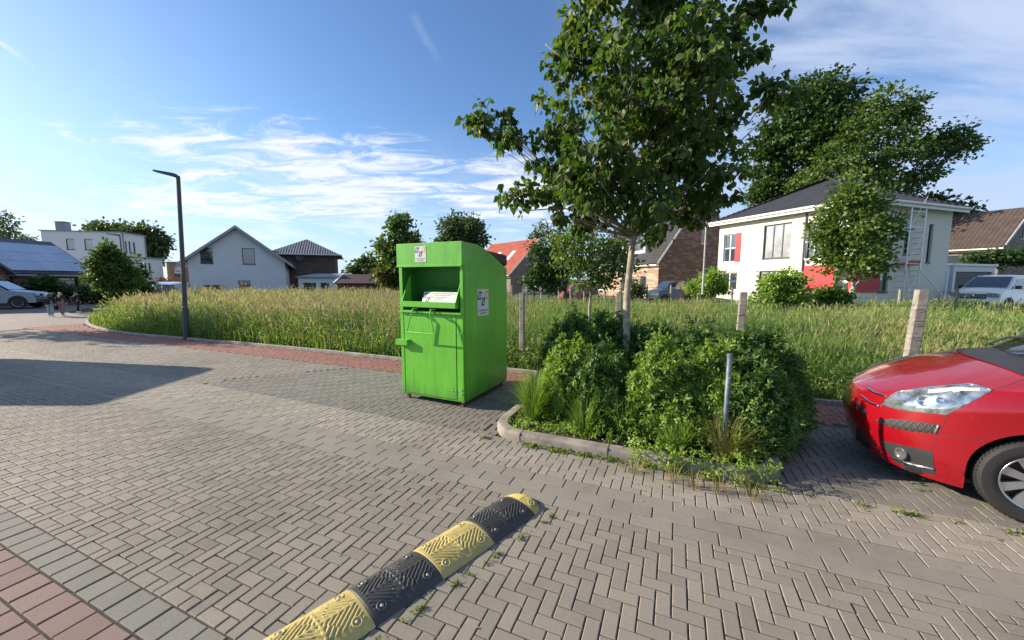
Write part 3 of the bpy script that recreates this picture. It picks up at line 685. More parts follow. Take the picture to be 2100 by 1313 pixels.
    for (x, y) in ((0.07, 0.05), (Wd - 0.06, 0.05), (0.07, Dp - .08), (Wd - .06, Dp - .08)):
        l = MB(); l.box(x - .02, x + .02, y - .02, y + .02, -0.002, z0, ch=.002); l.build('foot', M_rust, th)
    for x in (0.24, 0.50):
        l = MB(); l.tube([(x, 0.12, -0.005), (x, 0.12, z0)], 0.008, 8); l.build('bolt_stub', M_rust, th)
    dlb(th, (0.405, -0.0315, 2.03), Vector((1, 0, 0)), Vector((0, 0, 1)), 0.185, 0.205)
    dlb(th, (Wd + 0.0015, 0.50, 1.375), Vector((0, 1, 0)), Vector((0, 0, 1)), 0.30, 0.37)
    return th
container()

# ============================================================ SPEED BUMP
def speed_bump():
    pL = [gnd(1034, 1014), gnd(1026, 1021), gnd(957, 1072), gnd(838, 1137), gnd(697, 1221), gnd(535, 1313)]
    pR = [gnd(1104, 1018), gnd(1103, 1058), gnd(1026, 1103), gnd(925, 1173), gnd(785, 1276), gnd(625, 1392)]
    A = (pL[1] + pR[1]) / 2; B = (pL[4] + pR[4]) / 2; ax = (A - B).normalized(); L = (A - B).length; sl = L / 3.0; wd = 0.33
    org = A - ax * (L); rz = math.atan2(ax.y, ax.x) - math.pi / 2
    th = thing('speed_bump', 'yellow and black rubber speed bump bolted across the grey pavers', 'speed bump', org, rz)
    My = plain('yellow rubber', (0.60, 0.47, 0.10), 0.7, var=0.22, scale=9, bump=0.2, bscale=200); Mk = plain('black rubber', (0.022, 0.024, 0.028), 0.55, var=0.25, scale=14, bump=0.2, bscale=200)
    wear(My, (0.22, 0.19, 0.12), .55); wear(Mk, (0.07, 0.066, 0.058), .35)
    Mh = plain('dark hole', (0.02, 0.02, 0.02), 0.9)
    H = 0.052
    def seg(y0, y1, mat, end=0):
        nx, ny = 72, 90; rows_ = []; ln = y1 - y0
        for j in range(ny + 1):
            y = y0 + ln * j / ny; row = []; fy = j / ny
            for i in range(nx + 1):
                x = -wd / 2 + wd * i / nx; t = x / (wd / 2)
                z = H * max(0.0, 1 - abs(t) ** 2.1) ** 0.75
                rr = 1.0; xx = x
                if end:
                    e = (y - y0) / ln if end > 0 else (y1 - y) / ln
                    k = math.sqrt(max(0, 1 - e * e)); xx = x * max(k, 0.02); z *= max(k, 0.0) ** 0.8
                # moulded chevron ribs
                if not end or True:
                    lx = abs(xx); cyv = (fy - 0.5) * 0.43
                    g = abs(cyv) + lx * 0.9; ph = (abs(cyv) * 1.0 - lx * 0.55) if abs(cyv) > 0.015 else 1
                    rib = (math.sin(2 * math.pi * (abs(cyv) * 0.75 + lx * (1.0 if abs(cyv) > lx * 0.9 else 0.75)) / 0.026))
                    band = 1.0 if (lx < wd * 0.33 and abs(cyv) < 0.19) else 0.0
                    if lx < 0.008 or abs(cyv) < 0.007: rib = 1.0
                    z += band * 0.0028 * max(-1, min(1, rib * 2.2))
                    # recessed square pads low on the flanks
                    if abs(lx - wd * 0.36) < 0.022 and abs(cyv) < 0.028: z -= 0.003
                edge = min(fy, 1 - fy) * ln
                if edge < 0.004 and not end: z -= 0.004
                row.append((xx, y, max(z, 0.002) + 0.001))
            rows_.append(row)
        mb = MB(); mb.grid(rows_)
        s = [(-wd / 2, y0, 0.0), (wd / 2, y0, 0.0)]
        mb.poly([p for p in rows_[0]][::-1]);  mb.poly(rows_[-1])
        o = mb.build('segment', mat, th, smooth=True); smooth_angle(o, 50)
        tag(o, 'yellow segment' if mat is My else 'black segment')
        pts = [(0.105, y0 + 0.065), (0.105, y1 - 0.065), (-0.105, y0 + 0.065), (-0.105, y1 - 0.065)] if not end else [(0.085, (y0 + y1) / 2 - 0.02)]
        for (x, y) in pts:
            t = x / (wd / 2); z = H * (1 - abs(t) ** 2.1) ** 0.75; sl_ = -(H * 0.75 * 2.1 * abs(t) ** 1.1 / (1 - abs(t) ** 2.1) ** 0.25) / (wd / 2) * (1 if x > 0 else -1)
            n = Vector((-sl_, 0, 1)).normalized(); M = Mloc((x, y, z - 0.001), Vector((0, 1, 0)).cross(n) * -1, None, n) if False else Mloc((x, y, z - 0.001), Vector((1, 0, sl_)), Vector((0, 1, 0)), n)
            b = MB(M); b.lathe([(0.030, 0.0), (0.027, 0.006), (0.020, 0.0065), (0.016, 0.001), (0.0, 0.001)], 20); b.build('washer_rim', mat, o, smooth=True)
            b = MB(M); b.lathe([(0.011, 0.001), (0.010, 0.006), (0.0, 0.007)], 12); b.build('bolt', M_bolt, o, smooth=True)
    ys = [-2 * sl, -sl, 0, sl, 2 * sl, 3 * sl]
    mats = [Mk, My, Mk, My, Mk]          # from behind the camera to the far end
    for i in range(5):
        if i == 0: continue
        seg(ys[i], ys[i + 1], [Mk, My, Mk, My, Mk][i])
    seg(3 * sl, 3 * sl + 0.14, My, 1)
    seg(-sl - 0.14, -sl, Mk, -1)
    return th
speed_bump()

# ============================================================ BUILDINGS
def clipz(poly, xa, za, xb, zb):
    """keep the part of a 2d polygon below the line a-b."""
    out = []; n = len(poly)
    def s(p): t = (p[0] - xa) / (xb - xa); return (za + (zb - za) * t) - p[1]
    for i in range(n):
        p, q = poly[i], poly[(i + 1) % n]; a, b = s(p), s(q)
        if a >= -1e-9: out.append(p)
        if (a > 1e-9 and b < -1e-9) or (a < -1e-9 and b > 1e-9):
            t = a / (a - b); out.append((p[0] + (q[0] - p[0]) * t, p[1] + (q[1] - p[1]) * t))
    return out
def wall_panel(mb, o, ux, width, top, holes, depth=0.14, z0=-0.1, mi=0):
    """vertical wall in front of origin o along ux; outward = ux x up ... top = height or roof line [(x,z)...]; holes=(x0,x1,z0,z1)."""
    o = Vector(o); ux = Vector(ux).normalized(); up = Vector((0, 0, 1)); inn = up.cross(ux)   # inward
    line = [(0, top), (width, top)] if isinstance(top, (int, float)) else top
    xs = sorted(set([0, width] + [h[0] for h in holes] + [h[1] for h in holes] + [p[0] for p in line if 0 < p[0] < width]))
    zs = sorted(set([z0, max(p[1] for p in line)] + [h[2] for h in holes] + [h[3] for h in holes]))
    def P(x, z, d=0): return o + ux * x + up * z + inn * d
    for xa, xb in zip(xs[:-1], xs[1:]):
        for k in range(len(line) - 1):
            if line[k][0] - 1e-9 <= xa and xb <= line[k + 1][0] + 1e-9: la, lb = line[k], line[k + 1]
        for za, zb in zip(zs[:-1], zs[1:]):
            cx, cz = (xa + xb) / 2, (za + zb) / 2
            if any(h[0] < cx < h[1] and h[2] < cz < h[3] for h in holes): continue
            pl = clipz([(xa, za), (xb, za), (xb, zb), (xa, zb)], la[0], la[1], lb[0], lb[1])
            if len(pl) > 2: mb.poly([P(*p) for p in pl], mi)
    for (xa, xb, za, zb) in holes:
        mb.quad(P(xa, za), P(xb, za), P(xb, za, depth), P(xa, za, depth), mi); mb.quad(P(xa, zb), P(xb, zb), P(xb, zb, depth), P(xa, zb, depth), mi)
        mb.quad(P(xa, za), P(xa, zb), P(xa, zb, depth), P(xa, za, depth), mi); mb.quad(P(xb, za), P(xb, zb), P(xb, zb, depth), P(xb, za, depth), mi)
M_frame_g = plain('dark gray window frame', (0.05, 0.055, 0.06), 0.4); M_frame_w = plain('white window frame', (0.75, 0.75, 0.73), 0.4)
M_glass = glass('window glass'); M_glass_l = glass('pale window glass', (0.25, 0.26, 0.27), 0.12)  # second glass has a paler base colour
def window(parent, o, ux, hole, fm=None, gm=None, nx=1, nz=1, inset=0.10, fw=0.06, name='window', sill=True):
    fm = fm or M_frame_g; gm = gm or M_glass
    o = Vector(o); ux = Vector(ux).normalized(); inn = Vector((0, 0, 1)).cross(ux); M = Mloc(o, ux, inn)
    x0, x1, z0, z1 = hole; mb = MB(M)
    mb.box(x0, x1, inset, inset + .06, z0, z0 + fw); mb.box(x0, x1, inset, inset + .06, z1 - fw, z1)
    mb.box(x0, x0 + fw, inset, inset + .06, z0 + fw, z1 - fw); mb.box(x1 - fw, x1, inset, inset + .06, z0 + fw, z1 - fw)
    for i in range(1, nx): c = x0 + (x1 - x0) * i / nx; mb.box(c - fw / 2, c + fw / 2, inset + .002, inset + .058, z0 + fw, z1 - fw)
    for i in range(1, nz): c = z0 + (z1 - z0) * i / nz; mb.box(x0 + fw, x1 - fw, inset + .004, inset + .056, c - fw / 2, c + fw / 2)
    if sill: mb.box(x0 - .04, x1 + .04, -0.05, inset, z0 - .04, z0 + 0.001)
    w = mb.build(name, fm, parent); g = MB(M); g.quad((x0 + fw, inset + .03, z0 + fw), (x1 - fw, inset + .03, z0 + fw), (x1 - fw, inset + .03, z1 - fw), (x0 + fw, inset + .03, z1 - fw))
    g.build('pane', gm, w); return w
def slab(mb, a, b, c, d, th, mi=0):
    """roof slab: four corner points of the top face, thickness downwards."""
    a, b, c, d = map(Vector, (a, b, c, d)); n = (b - a).cross(d - a).normalized()
    if n.z < 0: n = -n
    e, f, g, h = (p - n * th for p in (a, b, c, d)); mb.add([a, b, c, d, e, f, g, h], [(0, 1, 2, 3), (7, 6, 5, 4), (0, 4, 5, 1), (1, 5, 6, 2), (2, 6, 7, 3), (3, 7, 4, 0)], mi)
W_white = render_wall('white render', (0.74, 0.74, 0.72)); W_cream = render_wall('cream render', (0.66, 0.63, 0.54)); W_shade = render_wall('white render tinted by shade', (0.62, 0.65, 0.70))  # last one: white gable house, its bluish shade put into the wall colour
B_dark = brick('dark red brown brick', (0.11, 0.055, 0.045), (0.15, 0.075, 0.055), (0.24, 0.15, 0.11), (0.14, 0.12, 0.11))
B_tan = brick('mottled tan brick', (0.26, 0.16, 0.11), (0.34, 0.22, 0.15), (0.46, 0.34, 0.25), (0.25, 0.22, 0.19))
B_gray = brick('gray brown brick', (0.15, 0.11, 0.10), (0.20, 0.15, 0.13), (0.25, 0.2, 0.17), (0.2, 0.18, 0.17))
B_dark2 = brick('dark facing brick', (0.075, 0.05, 0.045), (0.10, 0.065, 0.055), (0.13, 0.09, 0.075), (0.10, 0.09, 0.085))
T_black = tiles('anthracite roof tile', (0.030, 0.031, 0.034)); T_gray = tiles('slate gray roof tile', (0.085, 0.095, 0.115)); T_brown = tiles('brown roof tile', (0.085, 0.06, 0.05)); T_red = tiles('red roof tile', (0.36, 0.085, 0.045))
M_gut = plain('white gutter', (0.7, 0.7, 0.68), 0.4); M_gutg = plain('gray zinc gutter', (0.25, 0.27, 0.29), 0.4); M_soff = plain('gray soffit boards', (0.30, 0.32, 0.35), 0.7, scale=3)
M_redp = flatmat('red facade panel', (0.46, 0.012, 0.022), 0.5); M_door = plain('anthracite door', (0.04, 0.045, 0.055), 0.5)
M_alu = plain('bare aluminium', (0.62, 0.63, 0.64), 0.35, metal=0.8); M_solar = plain('solar panel glass', (0.36, 0.41, 0.50), 0.22, var=0.12, scale=0.7, coat=1.0)

# ---- white house with red panels, right -------------------------------------
def white_house():
    e1 = Vector((-0.33, 0.944, 0)).normalized()       # along the sunlit front, away from the corner
    e2 = Vector((0.944, 0.33, 0)).normalized()        # along the shaded front
    C = at(1750, 600, 19.6); C.z = 0
    L1, L2, H = 8.4, 8.0, 5.55
    th = thing('white_house', 'white two storey house with red facade panels and black tiled hip roof', 'house', C)
    z = Vector((0, 0, 0)); O1 = e1 * L1                # the front wall runs from O1 to the corner
    ux = -e1
    def X(px, zz=3.0):                                 # distance along the front for a picture column
        r = ray(px, 572); t = None
        A = C + O1; d = ux; k = (A.x * r.y - A.y * r.x) / (d.y * r.x - d.x * r.y); return k
    def X2(px):
        r = ray(px, 572); A = C; d = e2; return (A.x * r.y - A.y * r.x) / (d.y * r.x - d.x * r.y)
    h1 = [(X(1480), X(1504), 2.85, 4.75), (X(1560), X(1616), 2.95, 5.0), (X(1641), X(1686), 2.80, 4.75),
          (X(1478), X(1511), 0.95, 2.15), (X(1556), X(1612), 0.05, 2.2), (X(1712), X(1741), 1.0, 2.45)]
    mb = MB(); wall_panel(mb, O1, ux, L1, H, h1)
    h2 = [(X2(1803), X2(1822), 1.0, 2.45), (X2(1894), X2(1903), 2.6, 4.7), (X2(1846), X2(1858), 3.0, 4.2)]
    wall_panel(mb, z, e2, L2, H, h2)
    wall_panel(mb, e2 * L2, e1, L1, H, []); wall_panel(mb, e2 * L2 + e1 * L1, -e2, L2, H, [])
    mb.build('wall', W_white if False else W_cream, th)
    window(th, O1, ux, h1[0], M_frame_w, M_glass, 2, 2); window(th, O1, ux, h1[1], M_frame_g, M_glass_l, 3, 1); window(th, O1, ux, h1[2], M_frame_w, M_glass, 2, 2)
    window(th, O1, ux, h1[3], M_frame_w, M_glass, 2, 1); window(th, O1, ux, h1[4], M_frame_g, M_glass_l, 3, 1, name='terrace_door'); window(th, O1, ux, h1[5], M_frame_g, M_glass, 1, 1)
    window(th, z, e2, h2[0]); window(th, z, e2, h2[1]); window(th, z, e2, h2[2])
    inn1 = Vector((0, 0, 1)).cross(ux); inn2 = Vector((0, 0, 1)).cross(e2)
    p = MB(Mloc(O1, ux, inn1)); p.box(X(1504) + .02, X(1515), -0.03, 0.0, 2.85, 4.75); tag(p.build('red_panel', M_redp, th), 'tall narrow red panel beside the upper window')
    p = MB(Mloc(O1, ux, inn1)); p.box(X(1645), X(1711), -0.03, 0.0, 1.0, 2.45); p.box(X(1741) + .01, L1, -0.03, 0.0, 1.0, 2.45); tag(p.build('red_panel', M_redp, th), 'wide red band between the ground floor windows')
    p = MB(Mloc(z, e2, inn2)); p.box(0.0, X2(1802), -0.03, 0.0, 1.0, 2.45); tag(p.build('red_panel', M_redp, th), 'red panel on the shaded side of the corner')
    p = MB(Mloc(O1, ux, inn1)); p.box(-.01, L1 + 0.015, -0.012, 0.0, -0.1, 0.32); p.build('plinth', plain('gray plinth', (0.3, 0.3, 0.3), 0.9), th)
    # hip roof
    ov = 0.5; a = O1 + e1 * ov - e2 * ov; b = -e1 * ov - e2 * ov; c = e2 * (L2 + ov) - e1 * ov; d = e2 * (L2 + ov) + e1 * (L1 + ov)
    def up(p, h): return Vector((p.x, p.y, h))
    hz = H + 0.05; rh = 2.35; half = (L1 + 2 * ov) / 2
    r1 = up(-e1 * ov + e1 * half - e2 * ov + e2 * half, hz + rh); r2 = up(-e1 * ov + e1 * half + e2 * (L2 + ov - half), hz + rh)
    A, B, Cc, D = (up(q, hz) for q in (a, b, c, d)); r = MB()
    r.poly([A, B, r1]); r.quad(B, Cc, r2, r1); r.poly([Cc, D, r2]); r.quad(D, A, r1, r2)
    rf = r.build('roof', T_black, th)
    s = MB(); s.add([A - Vector((0, 0, .02)), B - Vector((0, 0, .02)), Cc - Vector((0, 0, .02)), D - Vector((0, 0, .02))], [(0, 1, 2, 3)]); s.build('soffit', M_frame_w, rf)
    g = MB()
    for p, q in ((A, B), (B, Cc)):
        g.tube([p + Vector((0, 0, -.02)), q + Vector((0, 0, -.02))], 0.075, 8)
        dd = (q - p).normalized(); nn = Vector((0, 0, 1)).cross(dd); g.box(0, (q - p).length, 0.04, 0.07, -0.22, -0.02, 0, Mloc(p, dd, nn))
    gg = g.build('gutter', M_gut, rf)
    rr = MB(); rr.tube([B + Vector((0, 0, .03)), r1 + Vector((0, 0, .04)), r2 + Vector((0, 0, .04)), Cc + Vector((0, 0, .03))], 0.07, 6); rr.tube([A + Vector((0, 0, .03)), r1 + Vector((0, 0, .04))], .07, 6); rr.build('ridge', T_black, rf)
    dp = MB(); x = X(1645); q = O1 + ux * x - inn1 * 0.06; dp.tube([q + Vector((0, 0, H)), q + Vector((0, 0, 2.5)), q + Vector((0, 0, 0))], 0.045, 8); dp.build('downpipe', M_frame_g, th)
    return C, e1, e2, X2
WH = white_house()
def scaffold():
    C, e1, e2, X2 = WH; n = (-e1); p0 = at(1852, 600, 20.3); p0.z = 0; ang = math.atan2(e2.y, e2.x)
    th = thing('scaffold_tower', 'slim aluminium scaffold tower with a red platform beside the white house', 'scaffold', p0, ang); Lg = 1.25; Dg = 0.7; Hh = 5.6
    f = MB()
    for x in (0, Lg):
        for y in (0, Dg): f.tube([(x, y, 0.05), (x, y, Hh)], 0.03, 6)
    f.build('upright', M_alu, th)
    for x in (0, Lg):
        for k in range(18): f = MB(); f.tube([(x, 0, 0.4 + k * .29), (x, Dg, 0.4 + k * .29)], 0.018, 5); f.build('rung', M_alu, th)
    f = MB()
    for z0 in (0.5, 2.5, 4.4):
        f.tube([(0, 0, z0), (Lg, 0, z0 + 1.6)], 0.02, 5); f.tube([(0, 0, z0), (Lg, 0, z0)], 0.02, 5); f.tube([(0, Dg, z0 + 1.6), (Lg, Dg, z0)], 0.02, 5)
    for z0 in (5.2, 5.55): f.tube([(0, 0, z0), (Lg, 0, z0)], 0.02, 5)
    f.tube([(0, 0, 2.2), (-1.1, -0.9, 0.05)], .022, 5); f.tube([(Lg, 0, 2.2), (Lg + 1.3, -1.0, 0.05)], .022, 5)
    f.build('brace', M_alu, th); f = MB(); f.box(0.02, Lg - .02, 0.05, Dg - .05, 2.45, 2.52); f.box(0.02, Lg - .02, 0.02, 0.05, 2.52, 2.67); f.build('platform', M_redp, th)
scaffold()
def garages():
    C, e1, e2, X2 = WH; A = C + e2 * 11.5 + e1 * 2.0
    def gar(off, w, label, dep=6.0, h=2.6):
        th = thing('garage', label, 'garage', A + e2 * off, math.atan2(e2.y, e2.x), 'flat roofed garages')
        mb = MB(); wall_panel(mb, (0, 0, 0), (1, 0, 0), w, h, [(0.3, w - 0.3, -0.1, 2.2)], 0.2); wall_panel(mb, (0, dep, 0), (0, -1, 0), dep, h, []); wall_panel(mb, (w, 0, 0), (0, 1, 0), dep, h, []); wall_panel(mb, (w, dep, 0), (-1, 0, 0), w, h, []); mb.build('wall', W_white, th)
        mb = MB(); mb.box(-.1, w + .1, -.1, dep + .1, h, h + .14); mb.build('roof', M_frame_w, th)
        mb = MB()
        for i in range(5): mb.box(.31, w - .31, .10, .13, i * .44 - .02, i * .44 + .41, ch=.006)
        mb.build('garage_door', M_door, th)
    gar(-2.2, 3.9, 'white flat roofed garage right beside the white house', 5.5); gar(2.2, 5.2, 'wide white garage with dark door behind the white van')
garages()
def gable_house(name, label, O, ex, width, depth, eave, apex, wm, rm, holes_f=(), holes_l=(), holes_r=(), ov=0.35, win=None, vm=None, soff=None, group=None, front_line=True, apx=None, rt=0.16, vz=0.0, barge=None):
    """gable wall spans ex from O, ridge runs inward."""
    ex = Vector(ex).normalized(); O = Vector(O); th = thing(name, label, 'house', O, math.atan2(ex.y, ex.x), group); ax = apx if apx is not None else width / 2
    ln = [(0, eave), (ax, apex), (width, eave)] if apx is None else [(0, eave), (ax, apex), (width, eave)]
    mb = MB(); wall_panel(mb, (0, 0, 0), (1, 0, 0), width, ln, list(holes_f)); wall_panel(mb, (0, depth, 0), (0, -1, 0), depth, eave, list(holes_l)); wall_panel(mb, (width, 0, 0), (0, 1, 0), depth, eave, list(holes_r))
    wall_panel(mb, (width, depth, 0), (-1, 0, 0), width, [(0, eave), (width - ax, apex), (width, eave)], []); mb.build('wall', wm, th)
    kw = win or {}
    for h in holes_f: window(th, (0, 0, 0), (1, 0, 0), h, **kw)
    for h in holes_l: window(th, (0, depth, 0), (0, -1, 0), h, **kw)
    for h in holes_r: window(th, (width, 0, 0), (0, 1, 0), h, **kw)
    r = MB(); sl = (apex - eave) / ax; sr = (apex - eave) / (width - ax); t = rt + 0.02; oe = ov + 0.15
    slab(r, (-oe, -ov, eave - oe * sl + t), (ax, -ov, apex + t), (ax, depth + ov, apex + t), (-oe, depth + ov, eave - oe * sl + t), rt)
    slab(r, (ax, -ov, apex + t), (width + oe, -ov, eave - oe * sr + t), (width + oe, depth + ov, eave - oe * sr + t), (ax, depth + ov, apex + t), rt)
    rf = r.build('roof', rm, th)
    g = MB(); g.tube([(-oe - .05, -ov, eave - oe * sl + .02), (-oe - .05, depth + ov, eave - oe * sl + .02)], .07, 6); g.tube([(width + oe + .05, -ov, eave - oe * sr + .02), (width + oe + .05, depth + ov, eave - oe * sr + .02)], .07, 6); g.build('gutter', vm or M_gut, rf)
    bg = MB()
    for s_, (xa, za, xb, zb) in enumerate(((-oe, eave - oe * sl, ax, apex), (ax, apex, width + oe, eave - oe * sr))):
        y = -ov - 0.012; bg.add([(xa, y, za - .06), (xb, y, zb - .06), (xb, y, zb + t + .01), (xa, y, za + t + .01), (xa, y + .03, za - .06), (xb, y + .03, zb - .06), (xb, y + .03, zb + t + .01), (xa, y + .03, za + t + .01)], [(0, 1, 2, 3), (7, 6, 5, 4), (0, 4, 5, 1), (3, 2, 6, 7)])
    bg.build('bargeboard', barge or vm or M_gut, rf)
    return th, rf
# ---- brick house with steep roof ----------------------------------------------
def brick_house():
    e1 = Vector((-0.33, 0.944, 0)).normalized(); e2 = Vector((0.944, 0.33, 0)).normalized(); C = at(1349, 590, 34); C.z = 0
    W = 9.6; D = 11.0; ev = 3.25; ap = 9.5
    lh = [(D - 0.95 - 0.9, D - 1.85 + .3, 0.2, 2.1), (D - 5.0, D - 3.8, 0.4, 2.2), (D - 9.2, D - 7.8, 0.7, 2.1)]
    lh = [(1.1, 2.3, 0.5, 2.1), (5.6, 6.8, 0.4, 2.2), (8.6, 9.4, 0.2, 2.0)]
    th, rf = gable_house('brick_house', 'brick house with steep black roof, white dormer and dark gable behind the linden trunk', C, e2, W, D, ev, ap, B_tan, T_brown if False else tiles('dark brown black tile', (0.05, 0.045, 0.043)),
        [(4.6, 5.2, 4.9, 6.1), (4.5, 5.1, 1.2, 2.4), (7.2, 7.7, 3.6, 4.8)], lh, [], ov=0.12, win=dict(fm=M_frame_w))
    # darker brick skin puts shade into the gable facing away from the sun
    mb = MB(); wall_panel(mb, (0.0, -0.012, 0), (1, 0, 0), W, [(0, ev), (W / 2, ap), (W, ev)], [(4.6, 5.2, 4.9, 6.1), (4.5, 5.1, 1.2, 2.4), (7.2, 7.7, 3.6, 4.8)], 0.01); mb.build('gable_shade_skin', B_dark, th)
    # dormer on the sunlit slope (local -x side)
    dm = MB(); y0, y1 = 2.6, 6.2; sl = (ap - ev) / (W / 2); xf = 0.55; zf = ev + sl * xf
    dm.box(xf, 3.4, y0, y1, zf + 0.1, zf + 1.9); d = dm.build('dormer', M_frame_w, th)
    dr = MB(); slab(dr, (xf - .3, y0 - .2, zf + 1.95), (xf - .3, y1 + .2, zf + 1.95), (4.2, y1 + .2, zf + 2.6), (4.2, y0 - .2, zf + 2.6), .12); dr.build('dormer_roof', T_black, d)
    for k in range(2):
        h = (y0 + .25 + k * 1.75, y0 + 1.6 + k * 1.75); g = MB(); g.box(xf - .03, xf - 0.005, h[0], h[1], zf + .45, zf + 1.7); g.build('dormer_window', M_glass, d)
    ch = MB(); ch.box(4.9, 5.5, 7.0, 7.7, 7.6, 9.3); ch.build('chimney', B_dark, rf)
brick_house()
# ---- red roofed house ---------------------------------------------------------
def red_house():
    C = at(1047, 590, 44); C.z = 0; e2 = Vector((0.80, 0.60, 0)).normalized()
    th, rf = gable_house('red_roof_house', 'gray brick house with bright red tiled roof and two skylights right of the container', C, e2, 8.0, 9.5, 2.5, 6.3, B_gray, T_red, [(2.6, 3.5, 2.6, 4.2)], [(2, 3.2, .8, 2), (6, 7.2, .8, 2)], [], ov=0.3, win=dict(fm=M_frame_w))
    sl = 3.8 / 4.0
    for y in (2.2, 5.2):
        s = MB(); x0, x1 = 1.3, 2.5; o = .25
        slab(s, (x0, y, 2.5 + sl * x0 + o), (x1, y, 2.5 + sl * x1 + o), (x1, y + .7, 2.5 + sl * x1 + o), (x0, y + .7, 2.5 + sl * x0 + o), .08); s.build('skylight', M_frame_w, rf)
    g = MB(); g.box(1.6, 4.4, -0.10, -0.02, 0, 2.1, ch=.01); g.build('garage_door', M_frame_w, th)
red_house()
# ---- white gable house, left --------------------------------------------------
def white_gable():
    B = at(588, 600, 41.0); B.z = 0; ex = Vector((0.88, 0.47, 0)).normalized(); r = ray(388, 572); k = (B.x * r.y - B.y * r.x) / (ex.x * r.y - ex.y * r.x); A = B - ex * k; W = k
    def X(px): r = ray(px, 572); return (A.x * r.y - A.y * r.x) / (ex.y * r.x - ex.x * r.y)
    fh = [(X(414), X(440), 3.2, 4.75), (X(500), X(526), 3.2, 4.8), (X(488), X(513), 0.1, 1.55)]
    gable_house('white_gable_house', 'white rendered house with broad low gable and gray overhanging roof behind the meadow', A, ex, W, 11, 3.55, 6.75, W_shade, T_gray, fh, [], [(1, 2.4, 0, 2), (5, 6.5, .8, 2)], ov=0.6, vm=M_soff, rt=0.2, barge=M_soff)
    return A, ex, X
WG = white_gable()
def annex():
    A = at(613, 600, 42); A.z = 0
    th = thing('conservatory', 'low white conservatory between the gable house and the wooden shed', 'extension', A); W = 3.9
    mb = MB(); wall_panel(mb, (0, 0, 0), (1, 0, 0), W, 1.95, [(.5, 1.9, .2, 1.3), (2.4, 3.3, .1, 1.3)]); wall_panel(mb, (W, 0, 0), (0, 1, 0), 4, 1.95, []); wall_panel(mb, (0, 4, 0), (0, -1, 0), 4, 1.95, []); mb.build('wall', W_white, th)
    window(th, (0, 0, 0), (1, 0, 0), (.5, 1.9, .2, 1.3)); window(th, (0, 0, 0), (1, 0, 0), (2.4, 3.3, .1, 1.3))
    r = MB(); slab(r, (-.2, -.3, 1.95), (W + .3, -.3, 1.95), (W + .3, 4.2, 2.35), (-.2, 4.2, 2.35), .1); r.build('roof', M_gutg, th)
annex()
# ---- brick hip roof house ------------------------------------------------------
def hip_house():
    B = at(690, 600, 52); B.z = 0; ex = Vector((0.925, 0.38, 0)).normalized(); r = ray(560, 572); W = (B.x * r.y - B.y * r.x) / (ex.x * r.y - ex.y * r.x); A = B - ex * W; D = 11; H = 4.85
    th = thing('hip_roof_house', 'dark brick house with slate gray hipped roof and satellite dish', 'house', A, math.atan2(ex.y, ex.x)); mb = MB()
    wall_panel(mb, (0, 0, 0), (1, 0, 0), W, H, [(5.0, 5.9, 1.2, 2.4)]); wall_panel(mb, (W, 0, 0), (0, 1, 0), D, H, [(2, 3.5, 2.6, 4.1), (6, 7, 2.6, 4.1)]); wall_panel(mb, (0, D, 0), (0, -1, 0), D, H, []); wall_panel(mb, (W, D, 0), (-1, 0, 0), W, H, []); mb.build('wall', B_dark2, th)
    window(th, (0, 0, 0), (1, 0, 0), (5.0, 5.9, 1.2, 2.4)); window(th, (W, 0, 0), (0, 1, 0), (2, 3.5, 2.6, 4.1)); window(th, (W, 0, 0), (0, 1, 0), (6, 7, 2.6, 4.1))
    o = .8; a, b, c, d = (-o, -o, H), (W + o, -o, H), (W + o, D + o, H), (-o, D + o, H); r1, r2 = (W / 2, D / 2 - 1, H + 2.4), (W / 2, D / 2 + 1, H + 2.4)
    r = MB(); r.poly([a, b, r1]); r.quad(b, c, r2, r1); r.poly([c, d, r2]); r.quad(d, a, r1, r2); r.add([a, b, c, d], [(0, 1, 2, 3)]); rf = r.build('roof', T_gray, th)
    g = MB(); g.tube([a, b], .08, 6); g.tube([b, c], .08, 6); g.build('gutter', M_gut, rf)
    s = MB(Mloc((3.2, -.5, 4.4), (1, 0, 0), (0, .2, .98), (0, -.98, .2))); s.lathe([(0, .0), (.25, .03), (.45, .10), (.46, .12)], 16); s.tube([(0, 0, 0), (0, 0, .4)], .02, 5); s.build('satellite_dish', M_frame_g, th)
hip_house()
def shed():
    A = at(690, 600, 36); A.z = 0; Wd = at(782, 600, 36).x - A.x; th = thing('garden_shed', 'low reddish brown wooden garden shed with flat sloping roof', 'shed', A)
    m = plain('red brown boards', (0.13, 0.05, 0.04), 0.7, var=.2, scale=4); mb = MB(); 
    for i in range(12): mb.box(0.1, Wd - .1, 0.006 * (i % 2), 2.5, i * .115, i * .115 + .112)
    mb.build('wall', m, th); r = MB(); slab(r, (-.1, -.35, 1.32), (Wd + .3, -.35, 1.32), (Wd, 1.3, 2.15), (.1, 1.3, 2.15), .08); slab(r, (.1, 1.3, 2.15), (Wd, 1.3, 2.15), (Wd + .3, 3, 1.32), (-.1, 3, 1.32), .08); r.build('roof', plain('bitumen shingle', (0.055, 0.035, 0.04), .8), th)
    g = MB(); slab(g, (-.16, -.36, 1.36), (.0, -.36, 1.36), (.2, 1.3, 2.2), (.04, 1.3, 2.2), .04); g.build('verge_trim', M_frame_w, th)
shed()
